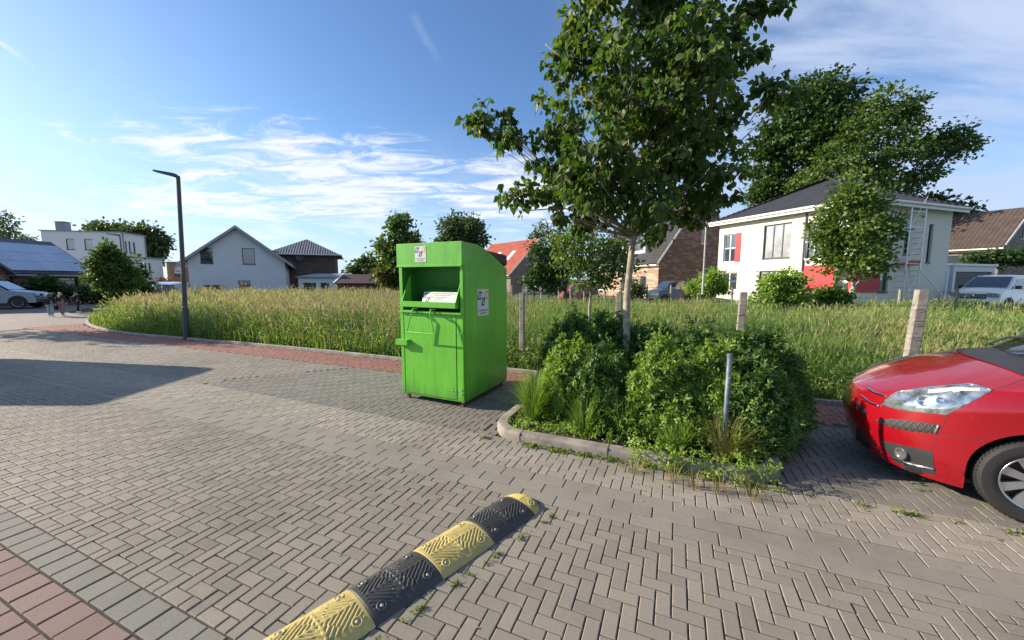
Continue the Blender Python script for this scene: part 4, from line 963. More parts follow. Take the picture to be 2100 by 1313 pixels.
# ---- flat roofed white building -------------------------------------------------
def flat_building():
    D0 = 51; P0 = at(98, 590, D0); P1 = at(258, 590, D0 + 2); P0.z = P1.z = 0; ex = (P1 - P0).normalized(); ey = Vector((0, 0, 1)).cross(ex); W = (P1 - P0).length
    th = thing('flat_roof_building', 'white cubic apartment building with flat roofs, small windows and a chimney', 'building', P0, math.atan2(ex.y, ex.x))
    def X(px): r = ray(px, 572); return (P0.x * r.y - P0.y * r.x) / (ex.y * r.x - ex.x * r.y)
    def Y(px):
        r = ray(px, 572); return (P1.x * r.y - P1.y * r.x) / (ey.y * r.x - ey.x * r.y)
    H2 = 7.95; H1 = 4.75; yb = Y(306); yl = Y(336)
    fh = [(X(144), X(161), 5.6, 7.0), (X(181), X(198), 5.55, 7.0)]
    mb = MB(); wall_panel(mb, (0, 0, 0), (1, 0, 0), W, H2, fh)
    rh = [(Y(264), Y(267.5), 5.3, 6.9), (Y(271), Y(275), 5.3, 6.9), (Y(280), Y(284.5), 5.3, 6.9)]
    wall_panel(mb, (W, 0, 0), (0, 1, 0), yb, H2, rh, z0=H1); wall_panel(mb, (0, yb, 0), (0, -1, 0), yb, H2, []); wall_panel(mb, (W, yb, 0), (-1, 0, 0), W, H2, [])
    rl = [(Y(290), Y(294), 2.6, 4.1), (Y(299), Y(303), 2.6, 4.1), (Y(307), Y(311.5), 2.6, 4.1), (Y(301), Y(306), 0.2, 1.4), (Y(310), Y(315), 0.2, 1.4)]
    wall_panel(mb, (W + .02, 0, 0), (0, 1, 0), yl, H1, rl); wall_panel(mb, (0, yl, 0), (0, -1, 0), yl, H1, []); wall_panel(mb, (W, yl, 0), (-1, 0, 0), W, H1, []); mb.build('wall', W_white, th)
    for h in fh: window(th, (0, 0, 0), (1, 0, 0), h, gm=M_glass_l)
    for h in rh: window(th, (W, 0, 0), (0, 1, 0), h)
    for h in rl: window(th, (W + .02, 0, 0), (0, 1, 0), h)
    r = MB(); r.box(-.15, W + .15, -.15, yb + .15, H2, H2 + .12); r.build('roof', M_gutg, th); r = MB(); r.box(W - .1, W + .25, .05, yl + .2, H1, H1 + .14); r.box(-.1, W - .1, yb + .16, yl + .2, H1, H1 + .14); r.build('lower_roof', M_gutg, th)
    c = MB(); c.box(1.3, 2.3, .4, 1.4, H2 + .1, H2 + 1.2); c.box(1.22, 2.38, .32, 1.48, H2 + 1.24, H2 + 1.32); c.build('chimney', M_gutg, th)
    g = MB(); g.tube([(W + .08, .35, H2), (W + .08, .35, H1 + .2)], .07, 6); g.tube([(W + .08, yb - .2, H2), (W + .08, yb - .2, H1 + .2)], .07, 6); g.build('downpipe', M_gutg, th)
    A2 = th.matrix_basis @ Vector((W + .3, yl + .3, 0)); A2 = P1 + ey * (yl + .6) + ex * .2
    t2 = thing('ochre_house', 'narrow ochre house front between the cubic building and the gable house', 'house', A2, math.atan2(ex.y, ex.x)); mb = MB()
    wall_panel(mb, (0, 0, 0), (1, 0, 0), 3.2, 4.3, [(1, 1.8, 2.2, 3.4)]); wall_panel(mb, (3.2, 0, 0), (0, 1, 0), 6, 4.3, []); mb.build('wall', render_wall('ochre render', (0.36, 0.22, 0.13)), t2); window(t2, (0, 0, 0), (1, 0, 0), (1, 1.8, 2.2, 3.4))
    r = MB(); r.box(-.2, 3.5, -.2, 6.2, 4.3, 4.45); r.build('roof', M_gutg, t2)
flat_building()
# ---- brick bungalow with solar panels -------------------------------------------
def bungalow():
    O = Vector((-39.0, 13.0, 0)); W, Dp, ev, ap = 6.0, 17.2, 2.25, 4.4
    th, rf = gable_house('brick_bungalow', 'dark brick bungalow with low gray roof covered in solar panels', O, Vector((1, 0, 0)), W, Dp, ev, ap, B_dark, T_gray, [], [], [(13.6, 14.5, 0.05, 2.0), (15.2, 16.4, .7, 1.8), (11.6, 12.6, 0.7, 1.9)], ov=.3, vm=M_gutg)
    sl = (ap - ev) / 3.0; up = Vector((-1, 0, sl)).normalized(); n = Vector((sl, 0, 1)).normalized(); M = Mloc((6.45, 0, ev - .45 * sl + .26), Vector((0, 1, 0)), up, n)
    for j in range(3):
        for i in range(14):
            mb = MB(M); x = 3.0 + i * 1.02; mb.box(x, x + 1.0, .15 + j * 1.12, 1.24 + j * 1.12, 0.0, 0.035, ch=.006); mb.build('solar_panel', M_solar, th)
    # cross wing with its own gable towards the street
    mb = MB(); wall_panel(mb, (6.7, 6.7, 0), (0, 1, 0), 5.0, [(0, 2.2), (2.5, 4.3), (5.0, 2.2)], []); wall_panel(mb, (6.7, 11.7, 0), (-1, 0, 0), .8, 2.2, []); wall_panel(mb, (5.9, 6.7, 0), (1, 0, 0), .8, 2.2, []); mb.build('wing_wall', B_dark, th)
    r = MB(); slab(r, (3.5, 9.2, 4.5), (7.0, 9.2, 4.5), (7.0, 12.1, 2.06), (3.5, 12.1, 2.06), .14); slab(r, (3.5, 9.2, 4.5), (7.0, 9.2, 4.5), (7.0, 6.3, 2.06), (3.5, 6.3, 2.06), .14); r.build('wing_roof', T_gray, th)
bungalow()
# ---- far brown roofed house, far right -------------------------------------------
def far_house():
    C = at(2042, 590, 33); C.z = 0; e2 = Vector((0.93, 0.36, 0)).normalized()
    gable_house('brown_roof_house', 'brick house with brown tiled roof and skylight behind the garages', C, e2, 8.0, 11, 4.6, 7.8, B_gray, T_brown, [(3.4, 4.3, 5.2, 6.2)], [(1.5, 3, 2.4, 3.9), (6, 9, 2.4, 3.9)], [], ov=.3, win=dict(fm=M_frame_w))
    C = at(733, 600, 95); C.z = 0
    gable_house('distant_house', 'tiny dark roofed house far away left of the container', C, Vector((1, .1, 0)), 5.5, 8, 2.6, 4.4, B_gray, T_brown)
far_house()
# buildings and a van just outside the left edge, whose shadows cross the street
def offscreen():
    pass
    # tall delivery van parked beyond the left edge
    vx, vy = -11.85, 6.05; th = thing('delivery_van', 'tall white delivery van parked outside the left edge', 'van', (vx, vy, 0), 0)
    Mv = plain('white van paint', (0.7, 0.7, 0.7), .35, coat=.6); prof = [(-5.6, .45), (-5.6, 1.25), (-4.9, 1.5), (-4.3, 2.5), (-3.9, 2.72), (-.15, 2.78), (0, 2.6), (0, .45)]
    b = MB(); b.prism(prof, .05, 2.3, 'y'); b.build('body', Mv, th, bevel=.12)
    for x in (-4.7, -1.0):
        for y in (.12, 2.2):
            w = MB(Mloc((x, y, .34), (1, 0, 0), (0, 0, 1), (0, 1, 0))); w.lathe([(0, -.1), (.2, -.11), (.33, -.1), (.34, 0), (.33, .1), (.2, .11), (0, .1)], 20); w.build('wheel', M_ink, th)
    g = MB(); g.quad((-4.86, .02, 1.55), (-3.7, .02, 1.55), (-3.7, .02, 2.3), (-4.4, .02, 2.3)); g.build('side_window', M_glass, th)
offscreen()

# ============================================================ TREES AND SHRUBS
M_bark = plain('pale linden bark', (0.30, 0.26, 0.20), 0.9, var=0.35, scale=18, bump=0.5, bscale=60)
M_barkd = plain('dark bark', (0.10, 0.085, 0.07), 0.95, var=0.3, scale=6)
M_barkw = plain('whitewashed bark', (0.50, 0.47, 0.42), 0.9, var=0.2, scale=12, bump=0.3)
F_linden = foliage('linden leaf', [(0.045, 0.092, 0.016), (0.062, 0.118, 0.022), (0.036, 0.075, 0.015), (0.13, 0.16, 0.045), (0.055, 0.105, 0.022)], 0.40, 0.5, 0.3)
F_oak = foliage('dark oak leaf', [(0.035, 0.075, 0.018), (0.05, 0.10, 0.022), (0.03, 0.065, 0.015)], 0.25)
F_ash = foliage('light ash leaf', [(0.07, 0.12, 0.028), (0.10, 0.16, 0.035), (0.055, 0.10, 0.025)], 0.3)
F_young = foliage('young hornbeam leaf', [(0.08, 0.13, 0.03), (0.12, 0.18, 0.04), (0.06, 0.10, 0.02)], 0.35)
F_far = foliage('distant leaf', [(0.055, 0.09, 0.035), (0.08, 0.12, 0.045)], 0.25)
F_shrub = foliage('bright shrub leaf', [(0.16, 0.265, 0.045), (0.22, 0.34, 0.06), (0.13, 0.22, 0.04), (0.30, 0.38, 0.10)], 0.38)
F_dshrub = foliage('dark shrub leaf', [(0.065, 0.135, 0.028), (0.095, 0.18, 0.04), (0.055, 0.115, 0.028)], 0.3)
F_grassy = foliage('ornamental grass', [(0.13, 0.22, 0.04), (0.18, 0.28, 0.06), (0.22, 0.30, 0.10)], 0.4)
F_redl = foliage('dark red leaf', [(0.12, 0.03, 0.03), (0.18, 0.05, 0.04)], 0.3)
def lob(px, py, Y, r, dz=0.0): return (at(px, py, Y), r)
def big_linden():
    D = 4.75; base = at(1284, 850, D); base.z = -0.02
    s = FPX / D
    spec = [  # px, py, radius px, depth offset
        (1290, 60, 130, 0.1), (1210, 30, 90, -.2), (1370, 20, 100, .3), (1440, 70, 95, -.2), (1170, 130, 75, .1), (1300, 150, 120, -.4), (1420, 160, 110, .3), (1510, 95, 45, 0),
        (1250, 250, 110, .5), (1370, 260, 120, -.3), (1450, 250, 85, .3), (1150, 230, 65, -.2), (1105, 195, 32, 0), (1110, 90, 22, .1), (1180, 60, 60, .2),
        (1060, 285, 50, 0), (1010, 265, 40, .1), (960, 232, 34, .15), (985, 245, 30, .1), (1035, 275, 34, -.1), (1120, 300, 70, .2), (1230, 345, 100, -.5), (1350, 360, 110, .2), (1450, 345, 70, -.1), (1500, 330, 32, .2),
        (1130, 380, 65, .1), (1060, 400, 38, -.1), (1035, 405, 22, -.1), (1210, 415, 70, .4), (1310, 420, 75, -.4), (1400, 415, 65, .2), (1470, 400, 34, 0), (1135, 450, 30, -.2), (1190, 460, 32, .2), (1340, 470, 26, -.3),
        (1560, 190, 38, .3), (1600, 200, 30, .5), (1545, 100, 20, .2), (1575, 5, 26, .2), (1520, 20, 45, .2), (1300, -90, 140, 0), (1420, -60, 110, .2), (1200, -60, 90, 0), (1330, -220, 120, 0), (1400, 110, 90, -.8), (1260, 180, 80, .9), (1350, 300, 90, .9)]
    lobes = []
    for px, py, r, dy in spec: rr = r * (0.86 if py > 130 else 0.70); lobes.append((at(1298 + (px - 1290) * (1.04 if px > 1290 else 1.0), py, D + dy), (rr / s * 0.92, rr / s * 1.1, rr / s * 0.92)))
    tree('large linden tree with dense drooping dark leaves growing from the planter', None, base, 0.055, lobes, 880, 21, 0.054, 0.078, F_linden, M_bark, 4, HEART, droop=1.1, twigs=420, first=0.40, up=0.35, shell=0.42, name='linden_tree', lean=(0.0, 0.1), squash=0.8, lr=0.36)
big_linden()
def px_tree(label, px, ybase, D, specs, tr, n_cl, per, csize, lsize, fm, tm, seed, depth=1.0, **kw):
    base = at(px, 600, D); base.z = -0.05; s = FPX / D; L = []
    for (x, y, r) in specs: r *= .84; L.append((at(x, y + r * .08, D + random.Random(seed * 100 + x).uniform(-.5, .5) * r / s * depth), (r / s, r / s * 1.1, r / s)))
    return tree(label, kw.pop('group', None), base, tr, L, n_cl, per, csize, lsize, fm, tm, seed, **kw)
GB = 'large trees behind the white house'
px_tree('tall dark green oak towering behind the white house roof', 1650, 0, 48, [(1690, 190, 50), (1645, 215, 56), (1610, 250, 56), (1590, 310, 62), (1600, 380, 58), (1660, 300, 80), (1575, 395, 40), (1720, 260, 60), (1730, 200, 36), (1560, 300, 26), (1555, 410, 30), (1640, 420, 60)], .7, 760, 26, .42, .5, F_oak, M_barkd, 21, group=GB, squash=.75, name='oak_tree')
px_tree('wide windblown lighter green ash with bare lower boughs behind the white house', 1790, 0, 42, [(1800, 220, 46), (1860, 235, 42), (1760, 290, 60), (1840, 300, 60), (1700, 340, 55), (1900, 290, 45), (1950, 285, 35), (1970, 300, 26), (1660, 380, 45), (1780, 370, 60), (1880, 355, 40), (1850, 400, 38), (1925, 345, 26), (1730, 400, 50), (1990, 290, 12)], .6, 620, 28, .42, .36, F_ash, M_barkd, 22, group=GB, squash=.5, name='ash_tree', twigs=160)
px_tree('low dark tree right of the scaffold tower behind the white house', 1930, 0, 40, [(1930, 430, 36), (1965, 440, 34), (1900, 420, 22), (1940, 480, 42), (1975, 475, 28)], .3, 200, 24, .4, .42, F_oak, M_barkd, 23, group=GB)
px_tree('young slender hornbeam with pale trunk in front of the white house', 1745, 0, 15.5, [(1750, 360, 18), (1750, 395, 32), (1735, 430, 50), (1780, 430, 46), (1750, 480, 58), (1700, 480, 40), (1810, 475, 40), (1680, 470, 20), (1750, 530, 52), (1700, 530, 28), (1800, 530, 34), (1835, 450, 22)], .075, 420, 20, .16, .17, F_young, M_barkw, 24, name='hornbeam_tree', first=.25, twigs=160, droop=.1)
px_tree('bushy young tree with many thin upright branches just behind the fence', 1213, 0, 8.6, [(1215, 470, 60), (1180, 510, 48), (1250, 510, 50), (1160, 540, 30), (1215, 545, 55), (1270, 545, 36), (1290, 500, 34), (1200, 580, 24), (1240, 575, 24), (1150, 490, 28)], .055, 330, 13, .10, .085, F_young, M_bark, 25, first=.28, twigs=200, up=.4, lr=.5, name='young_tree')
px_tree('dark drooping cherry tree beside the red roofed house', 1160, 0, 22, [(1110, 520, 26), (1115, 560, 30), (1090, 580, 18), (1140, 500, 30), (1150, 550, 34), (1130, 590, 16), (1180, 545, 24)], .09, 240, 20, .2, .2, F_oak, M_barkd, 26, first=.3)
px_tree('feathery sparse tree rising above the cherry tree', 1120, 0, 60, [(1110, 478, 20), (1125, 465, 16), (1100, 492, 14)], .2, 60, 12, .5, .4, F_far, M_barkd, 27)
px_tree('tall leafy tree immediately left of the container', 812, 0, 30, [(820, 470, 24), (795, 500, 26), (845, 490, 26), (815, 530, 38), (860, 530, 24), (790, 560, 26), (835, 575, 34), (820, 450, 14)], .2, 330, 22, .28, .30, F_ash, M_barkd, 28)
px_tree('rounded gray green tree rising behind the container', 945, 0, 60, [(930, 470, 28), (965, 468, 28), (915, 488, 18), (950, 495, 34), (985, 490, 18), (940, 455, 16)], .3, 260, 22, .5, .5, F_far, M_barkd, 29)
px_tree('distant tree clump between the shed and the container', 745, 0, 90, [(735, 545, 14), (755, 540, 18), (775, 555, 22), (725, 560, 12)], .3, 120, 22, .6, .7, F_far, M_barkd, 30)
px_tree('rounded dark tree behind the cubic white building', 290, 0, 75, [(220, 475, 22), (255, 480, 22), (290, 482, 26), (315, 500, 22), (310, 520, 18), (200, 473, 12)], .4, 260, 24, .7, .7, F_far, M_barkd, 31)
px_tree('thin birch at the left edge above the bungalow', 8, 0, 55, [(5, 455, 22), (20, 470, 16), (-10, 480, 22), (8, 490, 16)], .2, 70, 14, .5, .4, F_far, M_barkd, 32, name='birch_tree')
px_tree('small tree top over the bungalow roof', 48, 0, 70, [(45, 490, 9), (55, 494, 7)], .2, 40, 14, .5, .4, F_far, M_barkd, 33)
px_tree('broad leafy street tree in front of the cubic building', 232, 0, 23, [(225, 510, 16), (215, 540, 32), (245, 545, 32), (200, 565, 22), (235, 575, 38), (265, 570, 20), (225, 525, 20)], .10, 300, 20, .17, .2, F_ash, M_barkd, 34)
px_tree('narrow dark bushy tree right of the street tree', 286, 0, 26, [(285, 560, 14), (285, 585, 18), (280, 605, 20)], .08, 110, 18, .2, .22, F_oak, M_barkd, 35)
px_tree('dark shrub beside the bungalow wall behind the parked gray car', 92, 0, 25.8, [(75, 588, 14), (95, 582, 16), (115, 592, 14)], .05, 110, 16, .2, .2, F_oak, M_barkd, 36, name='shrub', cat='shrub')
px_tree('low dark hedge between the pedestrians and the street tree', 210, 0, 27, [(175, 602, 16), (205, 602, 16), (235, 604, 16), (150, 602, 12)], .05, 150, 16, .22, .22, F_oak, M_barkd, 37, name='shrub', cat='shrub')
px_tree('dark red leaved shrub at the foot of the ochre house', 342, 0, 37, [(338, 580, 10), (345, 590, 12)], .05, 60, 16, .2, .22, F_redl, M_barkd, 38, name='shrub', cat='shrub')
px_tree('rounded clipped shrub left of the white house', 1462, 0, 20, [(1460, 570, 22), (1450, 590, 20), (1478, 588, 18)], .06, 160, 20, .14, .15, F_shrub, M_barkd, 39, name='shrub', cat='shrub')
px_tree('small bright shrub beside the rounded clipped shrub', 1420, 0, 22, [(1420, 590, 14), (1432, 592, 12)], .05, 60, 16, .14, .15, F_shrub, M_barkd, 40, name='shrub', cat='shrub')
px_tree('large loose shrub in front of the white house terrace', 1610, 0, 15, [(1612, 572, 24), (1630, 582, 20), (1590, 590, 30), (1570, 615, 28), (1620, 610, 36), (1580, 580, 20)], .06, 260, 20, .13, .14, F_shrub, M_barkd, 41, name='shrub', cat='shrub')
px_tree('low shrub between the terrace shrub and the young hornbeam', 1700, 0, 15.5, [(1695, 605, 22), (1720, 610, 20), (1680, 615, 18)], .05, 140, 18, .12, .13, F_dshrub, M_barkd, 42, name='shrub', cat='shrub')
px_tree('gray green bush in front of the brick house door', 1300, 0, 24, [(1300, 585, 14), (1292, 600, 14), (1312, 598, 12)], .05, 80, 16, .16, .16, F_far, M_barkd, 43, name='shrub', cat='shrub')
px_tree('dark clipped hedge on the bank above the garages', 2050, 0, 31, [(2000, 530, 14), (2030, 528, 16), (2060, 527, 16), (2090, 527, 16), (2120, 527, 16)], .05, 200, 18, .25, .25, F_oak, M_barkd, 44, name='shrub', cat='shrub')
px_tree('long low garden hedge between the red roofed house and the brick house', 1150, 0, 34, [(1130, 592, 10), (1150, 590, 11), (1170, 590, 11), (1190, 592, 11)], .04, 120, 16, .2, .2, F_oak, M_barkd, 45, name='shrub', cat='shrub')
tuft_later = True
px_tree('russet shrub hanging over the shed roof beside the leafy tree', 790, 0, 29, [(782, 560, 12), (792, 572, 14)], .04, 60, 14, .2, .2, foliage('russet leaf', [(0.16, 0.10, 0.03), (0.2, 0.13, 0.05)], .3), M_barkd, 46, name='shrub', cat='shrub')

px_tree('street tree outside the left edge whose shadow crosses the street', -330, 0, 13.3, [(-330, 300, 60), (-360, 350, 70), (-300, 360, 60), (-330, 420, 60)], .09, 200, 18, .2, .2, F_ash, M_barkd, 47)
# ============================================================ PLANTER
def planter():
    r_o = 0.42; w = 0.125; hgt = 0.095
    u0, u1, v0, v1 = PL
    def outline(off):
        a0, a1, b0, b1 = u0 + off, u1 - off, v0 + off, v1 - off; r = r_o - off; pts = []
        for (cx, cy, s) in ((a1 - r, b0 + r, -90), (a1 - r, b1 - r, 0), (a0 + r, b1 - r, 90), (a0 + r, b0 + r, 180)):
            for k in range(11): t = math.radians(s + 9 * k); pts.append((cx + r * math.cos(t), cy + r * math.sin(t)))
        return pts
    prof = [(0, -0.06), (0, hgt * .72), (0.012, hgt * .93), (0.03, hgt), (w - 0.008, hgt), (w, hgt - .008), (w, -0.06)]
    rws = []
    for off, z in prof: rws.append([uv(p[0], p[1], z) for p in outline(off)])
    mb = MB(); mb.grid(rws, close=True)
    k = mb.build('planter_kerb', M_kerb2, fixn=True, smooth=True); smooth_angle(k, 40)
    tag(k, 'low concrete kerb with rounded corners framing the planted bed', 'kerb')
    j = MB()
    for uu in (-1.45, -0.55, 0.40):
        j.box(0, .006, 0, w + .004, -0.06, hgt + .0015, 0, Mloc(uv(uu, v0 - .002), U, V))
    jo = j.build('joint', M_ink, k)
    pts = [uv(p[0], p[1]) for p in outline(w - 0.01)]; flat('planter_soil', pts, 0.05, plain('dark soil', (0.035, 0.028, 0.02), 1.0, var=.4, scale=20, bump=1, bscale=40))
M_kerb2 = plain('weathered planter concrete', (0.23, 0.205, 0.175), 0.85, var=0.4, scale=6, bump=0.4, bscale=140)
planter()
ROS5 = rosette(5, 1.0, 0.20, 0.55); ROS3 = rosette(3, 1.0, 0.26, 0.3)
def shrub(label, u, v, r, h, fm, seed, n=230, ls=0.055, name='shrub', light=None):
    th = thing(name, label, 'shrub', uv(u, v, 0.03), 0, 'shrubs planted in the bed'); rng = np.random.default_rng(seed); rg = random.Random(seed)
    st = MB(); tips = []; 
    for k in range(n):
        a = rg.uniform(0, 2 * math.pi); rr = r * math.sqrt(rg.random()) ; el = 1 - (rr / r) ** 2.2
        zt = h * (0.22 + 0.78 * rg.uniform(.45, 1) * max(.08, el) ** 0.55) * rg.uniform(.85, 1.10)
        zt = zt if rg.random() < .72 else zt * rg.uniform(.3, .8); zt *= 1.0 + .22 * max(0, math.sin(a * 3 + seed) * math.sin(rr * 17 + seed)); tip = Vector((rr * math.cos(a), rr * math.sin(a), zt)); tips.append(tip)
        if k % 3 == 0: st.tube([(tip.x * .12, tip.y * .12, 0), (tip.x * .5, tip.y * .5, zt * .55), tip], [.006, .004, .002], 4, cap=False)
    st.build('stems', M_barkd, th, smooth=True, fixn=False)
    T = np.array([tuple(t) for t in tips]); m = 16; P = np.repeat(T, m, 0) + rng.normal(size=(len(T) * m, 3)) * np.array([.034, .034, .06]); P[:, 2] -= np.abs(rng.normal(0, .05, len(P)))
    c = np.array([0, 0, h * .35]); d = norm(P - c); N = d + rng.normal(size=P.shape) * .45; N[:, 2] += .55
    tv, tf = ROS5; tv = np.array(tv)
    T2 = rng.normal(size=P.shape); S = ls * rng.uniform(.6, 1.25, len(P)); W, F = scatter(tv, tf, P, T2, N, S); W[:, 2] = np.maximum(W[:, 2], 0.0)
    mkobj('foliage', fastmesh('foliage', W, F), fm, th); return th
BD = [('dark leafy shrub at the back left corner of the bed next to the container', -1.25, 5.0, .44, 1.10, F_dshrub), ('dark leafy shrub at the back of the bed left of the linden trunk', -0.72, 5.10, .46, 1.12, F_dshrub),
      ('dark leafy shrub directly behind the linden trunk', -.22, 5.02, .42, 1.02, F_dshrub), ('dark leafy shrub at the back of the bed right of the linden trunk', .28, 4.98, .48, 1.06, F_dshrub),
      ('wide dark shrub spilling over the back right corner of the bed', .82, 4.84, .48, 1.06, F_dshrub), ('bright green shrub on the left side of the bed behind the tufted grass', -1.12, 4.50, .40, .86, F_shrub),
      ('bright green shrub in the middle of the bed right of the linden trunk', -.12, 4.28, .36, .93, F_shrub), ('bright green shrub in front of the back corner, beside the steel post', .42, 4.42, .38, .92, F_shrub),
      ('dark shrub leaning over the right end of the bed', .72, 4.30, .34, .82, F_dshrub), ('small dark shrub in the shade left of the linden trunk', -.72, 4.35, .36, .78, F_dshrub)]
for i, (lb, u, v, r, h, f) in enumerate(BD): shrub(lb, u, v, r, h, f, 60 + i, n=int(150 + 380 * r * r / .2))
def tuft(label, loc, n, h, spread, mat, seed, wd=.004, name='grass_tuft', group=None, droopy=.5, cat='grass'):
    rng = np.random.default_rng(seed); a = rng.uniform(0, 2 * math.pi, n); ln = h * rng.uniform(.55, 1.15, n); out = spread * rng.uniform(.1, 1, n); r0 = .07 * np.sqrt(rng.random(n))
    K = 6; vs = np.zeros((n, K * 2, 3)); side = np.stack([-np.sin(a), np.cos(a), np.zeros(n)], 1)
    for i in range(K):
        t = i / (K - 1); rr = r0 + out * t ** 1.6; z = ln * (t - droopy * .55 * t ** 3 * (out / spread)); c = np.stack([np.cos(a) * rr, np.sin(a) * rr, z], 1); w = wd * (1 - t) ** .7 + .0006
        vs[:, 2 * i] = c - side * w; vs[:, 2 * i + 1] = c + side * w
    F = np.array([(2 * i, 2 * i + 1, 2 * i + 3, 2 * i + 2) for i in range(K - 1)])[None] + (np.arange(n) * K * 2)[:, None, None]
    o = mkobj(name, fastmesh(name, vs.reshape(-1, 3), F.reshape(-1, 4)), mat); o.location = loc; tag(o, label, cat, group); return o
tuft('bright arching ornamental grass at the left corner of the bed', uv(-1.47, 4.08, .04), 620, .62, .42, F_grassy, 3)
tuft('smaller arching grass in front of the left shrubs', uv(-.85, 3.93, .04), 200, .45, .34, F_grassy, 4)
tuft('dark wispy grass below the linden trunk', uv(-.45, 3.98, .04), 190, .50, .30, F_dshrub, 5)
tuft('dry mixed grass leaning over the right front of the bed', uv(.45, 3.82, .04), 300, .48, .40, foliage('dry mixed grass', [(0.10, 0.14, 0.04), (0.25, 0.22, 0.10), (0.14, 0.17, 0.05)], .35), 6)
tuft('thin grass in front of the steel post', uv(.05, 3.84, .04), 240, .42, .34, F_grassy, 7)
# low weeds: bindweed and bedstraw cover on the bed and along the kerb foot
def low_weeds():
    rng = np.random.default_rng(12); n = 5200; u = rng.uniform(PL[0] + .16, PL[1] - .10, n); v = rng.uniform(PL[2] + .12, PL[3] - .15, n); z = np.abs(rng.normal(0, .10, n)) + .05
    f = np.clip((u + 1.3) / 1.2, 0, 1); front = v < 4.2; z = np.where(front, z * (0.5 + 1.5 * f), z)
    over = (rng.random(n) < .18) & (u > -.35); v = np.where(over, PL[2] - .03 + rng.uniform(-.06, .12, n), v); z = np.where(over, rng.uniform(.02, .22, n), z)
    P = np.stack([u * U.x + v * V.x, u * U.y + v * V.y, z], 1); T = rng.normal(size=(n, 3)); N = rng.normal(size=(n, 3)) * .5; N[:, 2] += .8
    W, F = scatter(ROS3[0], ROS3[1], P, T, N, rng.uniform(.018, .045, n))
    tag(mkobj('low_weeds', fastmesh('low_weeds', W, F), F_shrub), 'tangle of small leaved weeds covering the front of the bed', 'weeds', None, 'stuff')
    n = 1500; k = rng.random(n); u = rng.uniform(-1.9, 3.2, n); v = 3.58 - np.abs(rng.normal(0, .035, n)) - .01; cl = (np.sin(u * 9.1) + np.sin(u * 23.7 + 1) + rng.normal(0, .5, n)) > .55; k2 = rng.random(n) < .35
    bx = rng.uniform(-2.0, .2, n)
    u = np.where(k2, rng.choice([-1.30, -1.05, -.95, -.75, -.5, -.2, .1, .35, .6], n) + rng.normal(0, .05, n), u); sel = cl | k2
    P = np.stack([u * U.x + v * V.x, u * U.y + v * V.y, np.abs(rng.normal(0, .012, n)) + .003], 1)[sel]; m_ = len(P)
    T = rng.normal(size=(m_, 3)); N = rng.normal(size=(m_, 3)) * .4; N[:, 2] += .8; W, F = scatter(ROS3[0], ROS3[1], P, T, N, rng.uniform(.010, .032, m_))
    # tiny weeds in the joints round the bump and the road
    m2 = 1500; A = gnd(1100, 1035); B = gnd(640, 1330); t = rng.random(m2); sidev = rng.choice([-.172, .176], m2) + rng.normal(0, .008, m2); dv = (B - A).normalized(); nv = Vector((dv.y, -dv.x, 0)); keep = (np.sin(t * 37) + np.sin(t * 91) + rng.normal(0, .5, m2)) > .9
    P2 = np.array([tuple(A)]) + t[:, None] * np.array([tuple(B - A)]) + sidev[:, None] * np.array([tuple(nv)]); P2[:, 2] = rng.uniform(0, .015, m2); P2 = P2[keep]; m3 = len(P2)
    T = rng.normal(size=(m3, 3)); N = rng.normal(size=(m3, 3)) * .4; N[:, 2] += .8; W2, F2 = scatter(ROS3[0], ROS3[1], P2, T, N, rng.uniform(.006, .018, m3))
    WW = np.concatenate([W, W2]); FF = np.concatenate([F, F2 + len(W)])
    tag(mkobj('joint_weeds', fastmesh('joint_weeds', WW, FF), M_weed), 'sparse weeds sprouting from the paving joints', 'weeds', None, 'stuff')
    for i, (px, py) in enumerate(((1380, 985), (1420, 1000), (1300, 968), (1480, 1010), (1545, 1020))):
        p = gnd(px, py); tuft(('reddish dry weed at the kerb foot, %s' % ('left of centre', 'second from the left', 'leftmost', 'second from the right', 'rightmost')[i]), p, 34, .16, .12, foliage('dry reddish stalk', [(0.35, 0.18, 0.10), (0.30, 0.26, 0.12), (0.16, 0.18, 0.06)], .3), 80 + i, .002, 'weed', 'dry weeds at the kerb foot', cat='weed')
low_weeds()
def steel_post():
    base = at(1487, 860, 3.36); base.z = 0; th = thing('steel_post', 'short weathered galvanised post leaning among the shrubs', 'post', base); M = plain('galvanised steel', (0.13, 0.17, 0.20), .6, metal=.4, var=.3, scale=20)
    dx = at(1497, 727, 3.36) - base; b = MB(); b.tube([(0, 0, -.02), (dx.x * .5, 0, dx.z * .5), (dx.x, 0, dx.z)], .021, 12); b.build('tube', M, th, smooth=True, fixn=False)
    c = MB(Mloc((dx.x, 0, dx.z), (1, 0, 0))); c.lathe([(.024, -.03), (.024, 0), (.018, .006), (0, .008)], 12); c.build('cap', M, th)
    h = MB(); h.box(dx.x * .8 - .004, dx.x * .8 + .004, -.026, -.018, dx.z * .8 - .01, dx.z * .8 + .01); h.build('bolt', M_bolt, th)
steel_post()

